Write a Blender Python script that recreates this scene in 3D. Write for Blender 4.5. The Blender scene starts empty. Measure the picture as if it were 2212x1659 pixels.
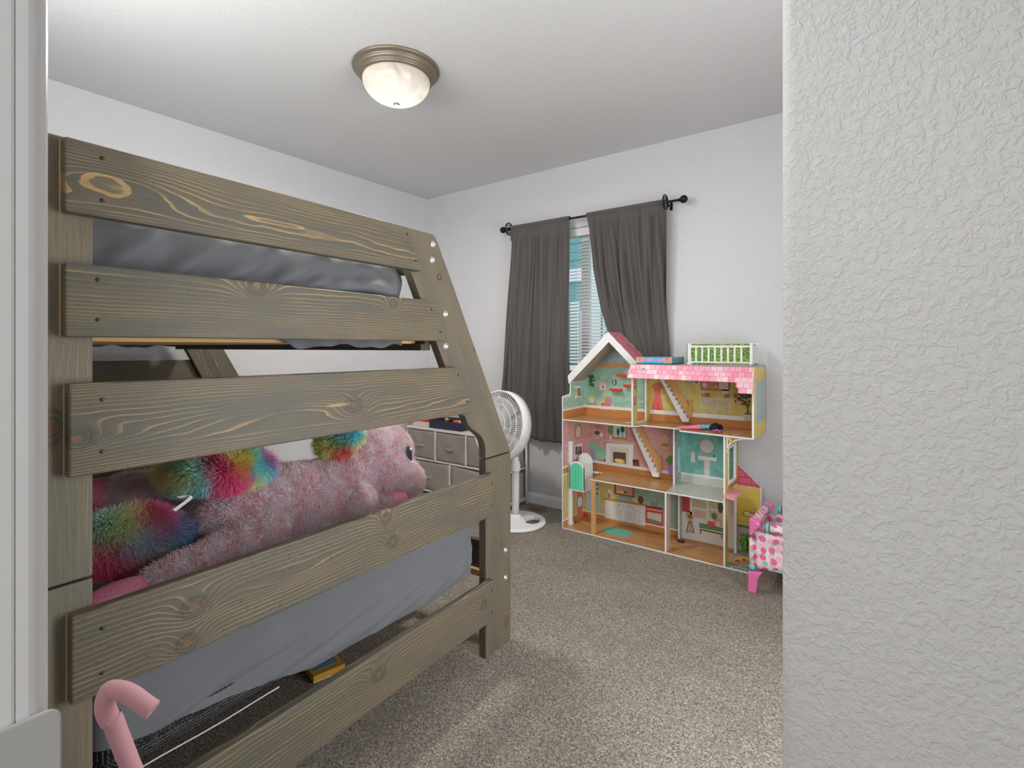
import bpy, bmesh, math, random
import numpy as np
from mathutils import Vector, Matrix
R = math.radians
rnd = random.Random(7)
SC = bpy.context.scene
COL = SC.collection

# ------------------------------------------------------------------ camera
F_PX, HOR, H, PSI = 1105.0, 750.0, 1.30, R(36.5)
cd = bpy.data.cameras.new('camera'); cam = bpy.data.objects.new('camera', cd); COL.objects.link(cam)
cam.location = (0, 0, H); cam.rotation_euler = (R(90), 0, PSI)
cd.sensor_width = 36; cd.lens = 36 * F_PX / 2212; cd.shift_y = -(829.5 - HOR) / 2212
cd.clip_start = .02
SC.camera = cam
# ------------------------------------------------------------------ world, light, exposure
w = bpy.data.worlds.new('sky'); SC.world = w; w.use_nodes = True
bg = w.node_tree.nodes['Background']; bg.inputs[0].default_value = (.80, .90, 1.0, 1); bg.inputs[1].default_value = 1.1
SC.view_settings.view_transform = 'Standard'; SC.view_settings.look = 'None'
SC.view_settings.gamma = 1; SC.view_settings.use_curve_mapping = False
SC.view_settings.exposure = 0.0
def area(name, loc, rot, sx, sy, power, colr=(1, 1, 1)):
    l = bpy.data.lights.new(name, 'AREA'); l.shape = 'RECTANGLE'; l.size = sx; l.size_y = sy
    l.energy = power; l.color = colr
    o = bpy.data.objects.new(name, l); COL.objects.link(o); o.location = loc; o.rotation_euler = rot
    return o
area('hall_fill_light', (-.1, -1.5, 2.2), (R(64), 0, 0), 2.8, 1.8, 47, (1, .985, .96))  # added fill from the hall behind the camera, no fixture there
area('right_fill_light', (.84, 1.60, 1.05), (0, R(92), R(34)), 1.7, 1.1, 66, (.97, .985, 1))  # added fill on the unseen right side; the wall has no window
area('entry_fill_light', (-1.7, .13, 2.15), (R(118), 0, 0), 1.9, .8, 36, (1, .995, .98))  # added out-of-frame fill washing room and ceiling, not a wall lamp

# ------------------------------------------------------------------ helpers
s_, c_ = math.sin(PSI), math.cos(PSI)
def ray(px, py):
    u = (px - 1106) / F_PX; v = (HOR - py) / F_PX
    return (-s_ + u * c_, c_ + u * s_, v)
def PY(px, py, y):
    r = ray(px, py); t = y / r[1]; return (r[0] * t, H + r[2] * t)      # point on a wall-parallel plane
BR = R(2.2)
EX = (math.cos(BR), math.sin(BR)); EY = (-math.sin(BR), math.cos(BR))
def PB(px, py, k):
    r = ray(px, py); t = k / (r[0] * EX[0] + r[1] * EX[1])
    return (k, (r[0] * EY[0] + r[1] * EY[1]) * t, H + r[2] * t)         # bed axes

def lin(c):
    return c / 12.92 if c <= .04045 else ((c + .055) / 1.055) ** 2.4
def C3(r, g, b, k=1.3):
    return tuple(min(.92, lin(x / 255) * k) for x in (r, g, b)) + (1,)

class NT:
    def __init__(s, m): s.t = m.node_tree; s.n = s.t.nodes; s.l = s.t.links
    def new(s, typ, **kw):
        n = s.n.new(typ)
        for k, v in kw.items(): setattr(n, k, v)
        return n
    def put(s, sock, v):
        if isinstance(v, (int, float)): sock.default_value = v
        elif isinstance(v, tuple): sock.default_value = v
        else: s.l.new(v, sock)
    def m(s, op, a, b=0.0, c=None, clamp=False):
        n = s.new('ShaderNodeMath', operation=op, use_clamp=clamp)
        s.put(n.inputs[0], a); s.put(n.inputs[1], b)
        if c is not None: s.put(n.inputs[2], c)
        return n.outputs[0]
    def noise(s, vec, scale, detail=2, rough=.5, dist=0):
        n = s.new('ShaderNodeTexNoise'); s.put(n.inputs['Vector'], vec)
        n.inputs['Scale'].default_value = scale; n.inputs['Detail'].default_value = detail
        n.inputs['Roughness'].default_value = rough; n.inputs['Distortion'].default_value = dist
        return n.outputs[0]
    def mix(s, f, a, b, mode='MIX'):
        n = s.new('ShaderNodeMix', data_type='RGBA', blend_type=mode)
        s.put(n.inputs[0], f); s.put(n.inputs[6], a); s.put(n.inputs[7], b)
        return n.outputs[2]
    def ramp(s, f, stops, interp='LINEAR'):
        n = s.new('ShaderNodeValToRGB'); cr = n.color_ramp; cr.interpolation = interp
        while len(cr.elements) < len(stops): cr.elements.new(.5)
        for e, (p, c) in zip(cr.elements, stops):
            e.position = p; e.color = c if isinstance(c, tuple) else (c, c, c, 1)
        s.put(n.inputs[0], f); return n.outputs[0]
    def comb(s, x, y, z):
        n = s.new('ShaderNodeCombineXYZ')
        for i, v in enumerate((x, y, z)): s.put(n.inputs[i], v)
        return n.outputs[0]
    def bump(s, h, st, dist=.01):
        n = s.new('ShaderNodeBump'); n.inputs['Strength'].default_value = st
        n.inputs['Distance'].default_value = dist; s.put(n.inputs['Height'], h); return n.outputs[0]
def newmat(name, base=(.8, .8, .8, 1), rough=.6, metal=0, spec=.4):
    m = bpy.data.materials.new(name); m.use_nodes = True
    b = m.node_tree.nodes['Principled BSDF']
    b.inputs['Base Color'].default_value = base; b.inputs['Roughness'].default_value = rough
    b.inputs['Metallic'].default_value = metal; b.inputs['Specular IOR Level'].default_value = spec
    return m, NT(m), b
_pc = {}
def plain(rgb, rough=.55, metal=0, grain=.06, spec=.35, k=1.3):
    key = (rgb, rough, metal, grain)
    if key in _pc: return _pc[key]
    m, N, b = newmat('paint_%d_%d_%d' % rgb, C3(*rgb, k=k), rough, metal, spec)
    if grain:
        tc = N.new('ShaderNodeTexCoord').outputs['Object']
        n = N.noise(tc, 60, 3)
        c = C3(*rgb, k=k)
        col = N.mix(n, tuple(x * (1 - grain) for x in c[:3]) + (1,), tuple(min(.95, x * (1 + grain)) for x in c[:3]) + (1,))
        N.l.new(col, b.inputs['Base Color'])
    _pc[key] = m
    return m

def link(name, me, mat, parent=None, smooth=False):
    o = bpy.data.objects.new(name, me); COL.objects.link(o)
    if mat is not None:
        for mm in (mat if isinstance(mat, (list, tuple)) else [mat]): me.materials.append(mm)
    if parent is not None: o.parent = parent
    if smooth:
        me.polygons.foreach_set('use_smooth', [True] * len(me.polygons))
    return o
def from_bm(name, bm, mat, parent=None, smooth=False):
    me = bpy.data.meshes.new(name); bmesh.ops.recalc_face_normals(bm, faces=bm.faces)
    bm.to_mesh(me); bm.free()
    return link(name, me, mat, parent, smooth)
def empty(name, loc=(0, 0, 0), rz=0, label=None, cat=None, group=None):
    o = bpy.data.objects.new(name, None); COL.objects.link(o); o.location = loc; o.rotation_euler = (0, 0, rz)
    o.empty_display_size = .05
    tag(o, label, cat, group); return o
def tag(o, label=None, cat=None, group=None, kind=None):
    if label: o['label'] = label
    if cat: o['category'] = cat
    if group: o['group'] = group
    if kind: o['kind'] = kind
    return o
def bev(o, wd=.003, seg=2):
    m = o.modifiers.new('bevel', 'BEVEL'); m.width = wd; m.segments = seg; m.limit_method = 'ANGLE'; return o
def add_box(bm, x0, x1, y0, y1, z0, z1, mi=0):
    vs = [bm.verts.new(p) for p in ((x0, y0, z0), (x1, y0, z0), (x1, y1, z0), (x0, y1, z0), (x0, y0, z1), (x1, y0, z1), (x1, y1, z1), (x0, y1, z1))]
    for f in ((0, 3, 2, 1), (4, 5, 6, 7), (0, 1, 5, 4), (1, 2, 6, 5), (2, 3, 7, 6), (3, 0, 4, 7)):
        bm.faces.new([vs[i] for i in f]).material_index = mi
def box(name, x0, x1, y0, y1, z0, z1, mat, parent=None, b=0):
    bm = bmesh.new(); add_box(bm, min(x0, x1), max(x0, x1), min(y0, y1), max(y0, y1), min(z0, z1), max(z0, z1))
    o = from_bm(name, bm, mat, parent)
    if b: bev(o, b)
    return o
def add_prism(bm, poly, plane, t0, t1, mi=0):
    # poly in (a,b); plane 'x': a=y,b=z ; 'y': a=x,b=z ; 'z': a=x,b=y
    def P(a, b, t): return {'x': (t, a, b), 'y': (a, t, b), 'z': (a, b, t)}[plane]
    A = [bm.verts.new(P(a, b, t0)) for a, b in poly]; B = [bm.verts.new(P(a, b, t1)) for a, b in poly]
    n = len(poly)
    bm.faces.new(A).material_index = mi; bm.faces.new(B[::-1]).material_index = mi
    for i in range(n): bm.faces.new((A[i], B[i], B[(i + 1) % n], A[(i + 1) % n])).material_index = mi
def prism(name, poly, plane, t0, t1, mat, parent=None, b=0):
    bm = bmesh.new(); add_prism(bm, poly, plane, t0, t1); o = from_bm(name, bm, mat, parent)
    if b: bev(o, b)
    return o
def frame_of(d):
    d = Vector(d).normalized(); up = Vector((0, 0, 1)) if abs(d.z) < .9 else Vector((1, 0, 0))
    a = d.cross(up).normalized(); return a, d.cross(a).normalized()
def add_tube(bm, pts, r, n=10, cap=True, mi=0):
    pts = [Vector(p) for p in pts]; rings = []
    a = None
    for i, p in enumerate(pts):
        d = (pts[min(i + 1, len(pts) - 1)] - pts[max(i - 1, 0)]).normalized()
        if a is None: a, b = frame_of(d)
        else:
            a = (a - d * a.dot(d)).normalized(); b = d.cross(a)
        rr = r[i] if isinstance(r, (list, tuple)) else r
        rings.append([bm.verts.new(p + (a * math.cos(t) + b * math.sin(t)) * rr) for t in [2 * math.pi * k / n for k in range(n)]])
    for i in range(len(rings) - 1):
        for k in range(n):
            f = bm.faces.new((rings[i][k], rings[i][(k + 1) % n], rings[i + 1][(k + 1) % n], rings[i + 1][k])); f.material_index = mi; f.smooth = True
    if cap:
        bm.faces.new(rings[0][::-1]).material_index = mi; bm.faces.new(rings[-1]).material_index = mi
def tube(name, pts, r, mat, parent=None, n=10):
    bm = bmesh.new(); add_tube(bm, pts, r, n); return from_bm(name, bm, mat, parent)
def add_lathe(bm, prof, M=Matrix(), n=32, mi=0):
    rings = []
    for r, z in prof:
        if r < 1e-5: rings.append([bm.verts.new(M @ Vector((0, 0, z)))])
        else: rings.append([bm.verts.new(M @ Vector((r * math.cos(2 * math.pi * k / n), r * math.sin(2 * math.pi * k / n), z))) for k in range(n)])
    for A, B in zip(rings, rings[1:]):
        for k in range(n):
            k2 = (k + 1) % n
            if len(A) == 1 and len(B) == 1: continue
            if len(A) == 1: vs = (A[0], B[k2], B[k])
            elif len(B) == 1: vs = (A[k], A[k2], B[0])
            else: vs = (A[k], A[k2], B[k2], B[k])
            f = bm.faces.new(vs); f.material_index = mi; f.smooth = True
def lathe(name, prof, mat, parent=None, M=Matrix(), n=32):
    bm = bmesh.new(); add_lathe(bm, prof, M, n); return from_bm(name, bm, mat, parent)
def ell(cx, cz, rx, rz, n=20, a0=0, a1=360):
    return [(cx + rx * math.cos(R(a0 + (a1 - a0) * i / n)), cz + rz * math.sin(R(a0 + (a1 - a0) * i / n))) for i in range(n + (0 if a1 - a0 == 360 else 1))]
def copy_of(o, parent=None):
    c = o.copy(); COL.objects.link(c); c.parent = parent; return c
# ------------------------------------------------------------------ structure materials
def wall_mat(name, rgb, scale, strength, dist=.004, k=1.25):
    m, N, b = newmat(name, C3(*rgb, k=k), .75, 0, .25)
    tc = N.new('ShaderNodeTexCoord').outputs['Object']
    n1 = N.noise(tc, scale, 3, .55, .6); n2 = N.noise(tc, scale * .25, 2)
    h = N.m('ADD', N.ramp(n1, [(.42, 0.), (.62, 1.)]), N.m('MULTIPLY', n2, .5))
    N.l.new(N.bump(h, strength, dist), b.inputs['Normal'])
    return m
M_WALL = wall_mat('white_wall_paint', (205, 205, 207), 75, .35)
M_STUB = wall_mat('textured_wall_paint', (208, 208, 208), 95, .5, .0025)
M_CEIL = wall_mat('ceiling_paint', (200, 200, 200), 110, .25)
M_TRIM = plain((222, 222, 224), .35, grain=0)
M_WHITE = plain((225, 226, 228), .35, grain=.01)

def carpet_mat():
    m, N, b = newmat('carpet', rough=.95, spec=.1)
    tc = N.new('ShaderNodeTexCoord').outputs['Object']
    n1 = N.noise(tc, 330, 2, .7); n2 = N.noise(tc, 110, 3, .65, .8); n3 = N.noise(tc, 3, 2)
    f = N.m('ADD', N.m('MULTIPLY', n1, .62), N.m('MULTIPLY', n2, .38))
    col = N.ramp(f, [(.40, C3(70, 62, 54)), (.47, C3(126, 116, 104)), (.53, C3(176, 165, 152)), (.60, C3(232, 222, 210))])
    col = N.mix(N.m('MULTIPLY', N.ramp(N.m('ADD', N.m('MULTIPLY', n3, .4), N.m('MULTIPLY', N.noise(tc, 22, 3, .7), .6)), [(.42, 0.), (.6, 1.)]), .38), col, C3(120, 110, 98))
    N.l.new(col, b.inputs['Base Color'])
    N.l.new(N.bump(f, 1.0, .012), b.inputs['Normal'])
    return m
def S(o): o['kind'] = 'structure'; return o
XL, XR, YB, ZC, YE = -3.655, .90, 3.5375, 2.75, .066
S(box('floor', XL - .1, XR + .1, -2.6, YB + .1, -.05, 0, carpet_mat()))
S(box('ceiling', XL - .1, XR + .1, -2.6, YB + .1, ZC, ZC + .05, M_CEIL))
S(box('wall_left', XL - .1, XL, YE - .13, YB + .1, 0, ZC, M_WALL))
WX0, WX1, WZ0, WZ1 = -2.42, -1.45, 1.06, 2.24
bm = bmesh.new()
add_box(bm, XL, WX0, YB, YB + .14, 0, ZC); add_box(bm, WX1, XR, YB, YB + .14, 0, ZC)
add_box(bm, WX0, WX1, YB, YB + .14, 0, WZ0); add_box(bm, WX0, WX1, YB, YB + .14, WZ1, ZC)
S(from_bm('wall_back', bm, M_WALL))
S(box('wall_right', XR, XR + .1, YE - .13, YB + .1, 0, ZC, M_WALL))
JX, RX = -.4, .32
bm = bmesh.new()
add_box(bm, XL, JX - .03, YE - .13, YE, 0, ZC); add_box(bm, RX + .03, XR, YE - .13, YE, 0, ZC)
add_box(bm, JX - .03, RX + .03, YE - .13, YE, 2.08, ZC)
S(from_bm('wall_front', bm, M_WALL))
# closet wall that juts in on the right, rounded corner
bm = bmesh.new()
add_prism(bm, [(XR, .9), (XR, 1.03)] + [(-.139 + .018 - .018 * math.sin(R(a)), 1.03 - .018 + .018 * math.cos(R(a))) for a in (0, 30, 60, 90)] + [(-.139 + .018 - .018 * math.cos(R(a)), .9 + .018 - .018 * math.sin(R(a))) for a in (0, 15, 30, 45, 60, 75, 90)], 'z', 0, ZC)
o = S(from_bm('wall_closet', bm, M_STUB))
# door jamb, casing, strike plate
def casing_profile(side, xj):
    # (x, y) outline seen from above, beaded towards the room
    pts = [(0, 0), (0, .0032), (.0004, .0045), (.0012, .0062), (.0024, .0074), (.0034, .0078), (.0042, .0076), (.0048, .0086), (.0054, .0104), (.0066, .0122), (.0090, .0136), (.014, .0142), (.030, .0138), (.050, .0125), (.060, .010), (.060, 0)]
    return [(xj - side * (p[0]), YE + p[1] + (.0020 if p[1] else 0)) for p in pts]
df = S(empty('door_1'))
prism('jamb', [(JX, YE - .13), (JX, YE), (JX - .03, YE), (JX - .03, YE - .13)], 'z', 0, 2.05, M_TRIM, df, .002)
prism('jamb', [(RX, YE - .13), (RX, YE), (RX + .03, YE), (RX + .03, YE - .13)], 'z', 0, 2.05, M_TRIM, df, .002)
box('head_jamb', JX - .03, RX + .03, YE - .13, YE, 2.05, 2.08, M_TRIM, df)
prism('casing', casing_profile(1, JX), 'z', 0, 2.12, M_TRIM, df)
prism('casing', casing_profile(-1, RX), 'z', 0, 2.12, M_TRIM, df)
box('head_casing', JX - .06, RX + .06, YE, YE + .0135, 2.06, 2.12, M_TRIM, df, .003)
zs = H - (1529 - HOR) / F_PX * (-s_ * JX + c_ * .08)
yc, rc = .0855, .0075
sp = [(-.02, zs - .09), (yc, zs - .09)] + [(yc - rc + rc * math.cos(R(a)), zs - rc + rc * math.sin(R(a))) for a in range(0, 91, 10)] + [(-.02, zs)]
prism('strike_plate', sp, 'x', JX + .0002, JX + .003, plain((178, 178, 176), .6, grain=0), df, .0012)
# baseboards
def baseboard(name, poly):
    S(poly)
bp = [(0, 0), (.014, 0), (.014, .062), (.009, .075), (.004, .085), (0, .088)]
def bb(name, axis, fixed, sign, a0, a1):
    bm = bmesh.new()
    if axis == 'y': add_prism(bm, [(fixed + sign * p[0], p[1]) for p in bp], 'x', a0, a1)
    else: add_prism(bm, [(fixed + sign * p[0], p[1]) for p in bp], 'y', a0, a1)
    return S(from_bm(name, bm, M_TRIM))
bb('baseboard_back', 'y', YB, -1, XL, XR)
bb('baseboard_left', 'x', XL, 1, YE, YB - .014)
bb('baseboard_closet', 'y', .9, -1, -.139, XR)
bb('baseboard_right', 'x', XR, -1, 1.03, YB - .014)
# hall behind the camera
S(box('wall_hall_left', -1.9, -1.8, -2.6, YE - .13, 0, ZC, M_WALL)); S(box('wall_hall_back', -1.8, XR, -2.7, -2.6, 0, ZC, M_WALL))
S(box('wall_hall_right', XR, XR + .1, -2.6, YE - .13, 0, ZC, M_WALL))

# ------------------------------------------------------------------ window, blind, outside
win = S(empty('window_1'))
yw = YB + .11
bm = bmesh.new()
for a in ((WX0, WX1, WZ0, WZ0 + .05), (WX0, WX1, WZ1 - .05, WZ1), (WX0, WX0 + .05, WZ0, WZ1), (WX1 - .05, WX1, WZ0, WZ1)):
    add_box(bm, a[0], a[1], yw - .02, yw + .03, a[2], a[3])
from_bm('window_frame', bm, M_WHITE, win)
mx = -1.955
box('meeting_stile', mx - .032, mx + .032, yw - .03, yw + .02, WZ0 + .04, WZ1 - .04, M_WHITE, win, .003)
mg, N, b = newmat('window_glass', (.95, 1, 1, 1), .02); b.inputs['Transmission Weight'].default_value = 1; b.inputs['IOR'].default_value = 1.05
for x0, x1 in ((WX0 + .04, mx), (mx, WX1 - .04)):
    box('pane', x0, x1, yw - .002, yw + .002, WZ0 + .04, WZ1 - .04, mg, win)
box('sill', WX0 - .03, WX1 + .03, YB - .035, YB + .09, WZ0 - .02, WZ0, M_TRIM, win, .004)
bl = empty('window_blind', (0, YB + .05, 0), 0, 'white horizontal slat blind hanging half open in the window between the dark curtains', 'blind')
zt = WZ1 - .005
box('headrail', WX0 + .01, WX1 - .01, -.03, .03, zt - .045, zt, M_WHITE, bl, .004)
box('valance', WX0 + .008, WX1 - .008, -.042, -.034, zt - .06, zt + .002, M_WHITE, bl, .003)
bmS = bmesh.new()
for y0, y1, z0, z1 in ((-.0235, 0, -.006, .0), (0, .0235, 0, .0065)):
    vs = [bmS.verts.new(p) for p in ((WX0 + .015, y0, z0), (WX1 - .015, y0, z0), (WX1 - .015, y1, z1), (WX0 + .015, y1, z1))]
    vt = [bmS.verts.new(v.co + Vector((0, 0, .0022))) for v in vs]
    bmS.faces.new(vs[::-1]); bmS.faces.new(vt)
    for i in range(4): bmS.faces.new((vs[i], vs[(i + 1) % 4], vt[(i + 1) % 4], vt[i]))
slat = from_bm('slat', bmS, M_WHITE, bl)
zb = 1.165; ns = int((zt - .075 - zb) / .0262)
for i in range(ns):
    o = slat if i == 0 else copy_of(slat, bl)
    o.location = (0, 0, zb + .03 + i * .0262)
box('bottom_rail', WX0 + .015, WX1 - .015, -.022, .022, zb - .008, zb + .01, M_WHITE, bl, .003)
for x in (WX0 + .15, -2.0, WX1 - .15):
    tube('ladder_cord', [(x, -.025, zb), (x, -.025, zt - .05)], .0011, M_WHITE, bl, 5)

# neighbouring house
nh = empty('neighbour_house', (-4.9, 9.3, 0), 0, 'teal sided neighbour house with white trim seen through the blind', 'house')
def rel(x, y, z): return (x + 4.9, y - 9.3, z)
YN = 9.0
mteal = plain((118, 170, 172), .7, k=1.1); mnw = plain((235, 236, 238), .6, k=1.2); mdk = plain((92, 100, 108), .2)
box('wall', -3.1, 4.9, -.28, 3, -1.5, 5.6, mteal, nh)
lap = box('siding_board', -3.1, 4.9, -.30, -.28, 0, .155, mteal, nh); lap.location.z = 2.215; first = True
for i in range(24):
    z = -1.2 + i * .17 if False else 1.0 + i * .17
    if 2.55 < z + .08 < 2.9: continue
    o = lap if first else copy_of(lap, nh); first = False
    o.location = (0, 0, z)
box('trim_band', -3.1, 4.9, -.34, -.28, 2.6, 2.87, mnw, nh, .01)
box('corner_board', -.27, -.06, -.36, -.28, -1.5, 2.2, mnw, nh)
box('corner_board', .2, .4, -.36, -.28, -1.5, 5.6, mnw, nh)
wf = box('window', -.04, .19, -.35, -.29, 1.0, 2.02, mnw, nh)
box('pane', 0, .15, -.36, -.352, 1.05, 1.97, mdk, wf)
wf = box('window', .45, 1.5, -.35, -.29, .7, 2.6, mnw, nh)
for zz in (.8, 1.72): box('pane', .5, 1.45, -.36, -.352, zz, zz + .8, mdk, wf)
wf = box('window', -1.2, -.34, -.35, -.29, .7, 2.05, mnw, nh)
box('pane', -1.14, -.4, -.36, -.352, .78, 1.97, mdk, wf)
S(box('ground', -14, 8, YB + .2, 16, -1.8, -1.6, plain((120, 135, 90), .9)))

# ------------------------------------------------------------------ wood
def wood(name, U, V, vc=0, freq=95, curve=0, bumps=(), knots=(), seed=0, dark=1.0, tan=1.0, cube=0, wav=1.0, patches=(), grad=1.0):
    """stained pine. U, V: ('Y'|'Z'|(ay,az)) direction along / across the board in object axes"""
    m, N, b = newmat(name, rough=.48, spec=.35)
    tc = N.new('ShaderNodeTexCoord').outputs['Object']
    sp = N.new('ShaderNodeSeparateXYZ'); N.l.new(tc, sp.inputs[0]); X, Y, Z = sp.outputs
    def dot(d):
        if d == 'X': return X
        if d == 'Y': return Y
        if d == 'Z': return Z
        return N.m('ADD', N.m('MULTIPLY', Y, d[0]), N.m('MULTIPLY', Z, d[1]))
    u = N.m('ADD', dot(U), 0.0); v = N.m('SUBTRACT', dot(V), vc)
    v = N.m('ADD', v, N.m('MULTIPLY', N.m('ADD', X, 1.27), .35))
    long1 = N.noise(N.comb(N.m('MULTIPLY', u, 2.6), N.m('MULTIPLY', v, 7), seed), 1, 3, .55)
    long2 = N.noise(N.comb(N.m('MULTIPLY', u, 14), N.m('MULTIPLY', v, 30), seed + 5.), 1, 2, .5)
    F = N.m('MULTIPLY', v, freq)
    if curve: F = N.m('ADD', F, N.m('MULTIPLY', N.m('MULTIPLY', v, v), curve))
    if cube: F = N.m('ADD', F, N.m('MULTIPLY', N.m('MULTIPLY', N.m('MULTIPLY', v, v), v), cube))
    F = N.m('ADD', F, N.m('MULTIPLY', long1, 5.0 * wav)); F = N.m('ADD', F, N.m('MULTIPLY', long2, .9 * wav))
    def gauss(u0, v0, su, sv):
        a = N.m('DIVIDE', N.m('SUBTRACT', u, u0), su); a = N.m('MULTIPLY', a, a)
        q = N.m('DIVIDE', N.m('SUBTRACT', v, v0 - vc), sv); q = N.m('MULTIPLY', q, q)
        return N.m('POWER', 2.71828, N.m('MULTIPLY', N.m('ADD', a, q), -1.0))
    for (u0, v0, su, sv, A) in bumps: F = N.m('ADD', F, N.m('MULTIPLY', gauss(u0, v0, su, sv), A))
    for (u0, v0, r) in knots: F = N.m('ADD', F, N.m('MULTIPLY', gauss(u0, v0, r * 2.4, r * 1.6), 3.6))
    fr = N.m('FRACT', F)
    base = (87 * dark, 81 * dark, 67 * dark); b2 = (105 * dark, 96 * dark, 79 * dark); dk = (72 * dark, 67 * dark, 60 * dark)
    tn = (176, 143, 94)
    tone = N.noise(N.comb(N.m('MULTIPLY', u, 3), N.m('MULTIPLY', v, 12), seed + 9.), 1, 2)
    body = N.mix(N.m('MULTIPLY', fr, grad), C3(*b2), C3(*base))
    body = N.mix(N.m('MULTIPLY', N.ramp(tone, [(.4, 0.), (.62, 1.)]), .55), body, C3(80 * dark, 83 * dark, 76 * dark))
    # line visibility varies along the board
    vis = N.ramp(N.noise(N.comb(N.m('MULTIPLY', u, 5), N.m('MULTIPLY', v, 22), seed + 17.), 1, 2), [(.36, .12), (.62, 1.)])
    ln = N.ramp(fr, [(0, 0.), (.03, 1.), (.15, .75), (.24, 0.)])
    col = N.mix(N.m('MULTIPLY', N.m('MULTIPLY', ln, vis), .8 * tan), body, C3(*tn))
    for (u0, v0, su, sv, hollow) in patches:
        g = N.m('ADD', gauss(u0, v0, su, sv), N.m('ADD', N.m('MULTIPLY', N.m('SUBTRACT', long1, .5), .8), N.m('MULTIPLY', N.m('SUBTRACT', long2, .5), .9)))
        pm = N.ramp(g, [(.42, 0.), (.47, .95), (.74, .8), (.80, .1 if hollow else .9)])
        col = N.mix(pm, col, C3(*tn))
    fine = N.noise(N.comb(N.m('MULTIPLY', u, 9), N.m('MULTIPLY', v, 420), N.m('MULTIPLY', X, 60)), 1, 3, .6)
    col = N.mix(N.m('MULTIPLY', N.ramp(fine, [(.35, 1.), (.65, 0.)]), .35), col, C3(*dk))
    for (u0, v0, r) in knots:
        g = gauss(u0, v0, r, r * .8)
        g = N.m('ADD', g, N.m('MULTIPLY', N.m('SUBTRACT', N.noise(tc, 70, 2), .5), .3))
        halo = N.ramp(g, [(.03, 0.), (.22, .6), (.42, .15), (.50, .7), (.56, .15), (.64, .85), (.74, .2)])
        col = N.mix(halo, col, C3(60, 56, 48))
        col = N.mix(N.ramp(g, [(.72, 0.), (.92, .85)]), col, C3(112, 80, 60))
    N.l.new(col, b.inputs['Base Color'])
    hgt = N.m('ADD', N.m('MULTIPLY', ln, .6), fine)
    N.l.new(N.bump(hgt, .22, .002), b.inputs['Normal'])
    return m

K = -1.29; T = .03; KF = K + T     # post face, rail front
bed = empty('bunk_bed', (0, 0, 0), BR, 'grey-brown stained wooden bunk bed, twin over full, with slanted end post and wide rails', 'bed')
SD = Vector((-.536, 1)).normalized()       # (dy per dz) of the slanted posts
sl = (SD[0], SD[1]); sa = (SD[1], -SD[0])
def wr(n, vc, **k): return wood(n, 'Y', 'Z', vc, **k)
w_r1 = wr('stained_pine_cathedral', 1.634, freq=42, cube=11000, seed=1., bumps=[(.40, 1.636, .13, .040, -3.4), (.82, 1.634, .26, .022, -1.2)], tan=1.1, wav=.55,
    patches=[(.392, 1.634, .050, .023, True), (.76, 1.628, .10, .0065, True)])
w_r2 = wr('stained_pine_straight', 1.40, freq=118, seed=2.3, knots=[(.704, 1.452, .019), (1.16, 1.445, .012)], curve=-500, tan=1.05, wav=.45)
w_r3 = wr('stained_pine_long_loop', 1.137, freq=62, cube=6000, seed=3.7, knots=[(1.004, 1.13, .022), (.344, 1.1245, .019)], bumps=[(.80, 1.128, .26, .03, -3.0), (1.55, 1.115, .34, .035, -3.5), (.42, 1.123, .05, .015, 1.2)], wav=.5,
    patches=[(.945, 1.135, .045, .005, False)])
w_r4 = wr('stained_pine_knotty', .69, freq=88, seed=4.1, knots=[(.557, .709, .022), (.543, .632, .019), (1.157, .670, .018), (1.13, .752, .016)], tan=.8, wav=.45, bumps=[(.80, .69, .16, .02, 2.0)])
w_r5 = wr('stained_pine_low_rail', .25, freq=85, seed=5.9, knots=[(1.10, .268, .020), (1.6445, .261, .016)], tan=.7, wav=.6)
w_post = wood('stained_pine_post', 'Z', 'Y', .3, freq=70, seed=6.2, tan=.03, dark=1.14, grad=.15, knots=[(1.145, .306, .025)])
w_post2 = wood('stained_pine_foot_post', 'Z', 'Y', 1.79, freq=75, seed=7.2, tan=.25, grad=.5, knots=[(.09, 1.8405, .017), (.44, 1.80, .010)])
w_sl = wood('stained_pine_slant_post', sl, sa, 1.5 * sa[0] + 1.3 * sa[1], freq=85, seed=8.2, tan=.22, grad=.4, dark=1.05, knots=[(1.29 * sl[1] + 1.62 * sl[0] - 0, 1.29 * sa[1] + 1.62 * sa[0], .010)])
w_in = wood('stained_pine_frame', 'Y', 'Z', 0, freq=90, seed=9.5, tan=.5)
w_x = wood('stained_pine_side', 'X', 'Z', 0, freq=60, seed=10.5, tan=.3, dark=.8)
w_far = wood('stained_pine_far_post', sl, sa, 1.3, freq=105, curve=700, seed=11.2, tan=.9, bumps=[(.55, .2, .2, .03, 4)])
m_pine, N, b = newmat('raw_pine', C3(205, 165, 110), .6)
tc = N.new('ShaderNodeTexCoord').outputs['Object']; sp = N.new('ShaderNodeSeparateXYZ'); N.l.new(tc, sp.inputs[0])
nz = N.noise(N.comb(N.m('MULTIPLY', sp.outputs[0], 60), N.m('MULTIPLY', sp.outputs[1], 3), N.m('MULTIPLY', sp.outputs[2], 80)), 1, 3)
N.l.new(N.mix(nz, C3(180, 140, 88), C3(222, 186, 132)), b.inputs['Base Color'])
m_screw = plain((60, 52, 40), .4, .6); m_steel = plain((205, 208, 210), .25, .9, grain=0)
m_raw = plain((196, 164, 116), .7)

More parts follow.
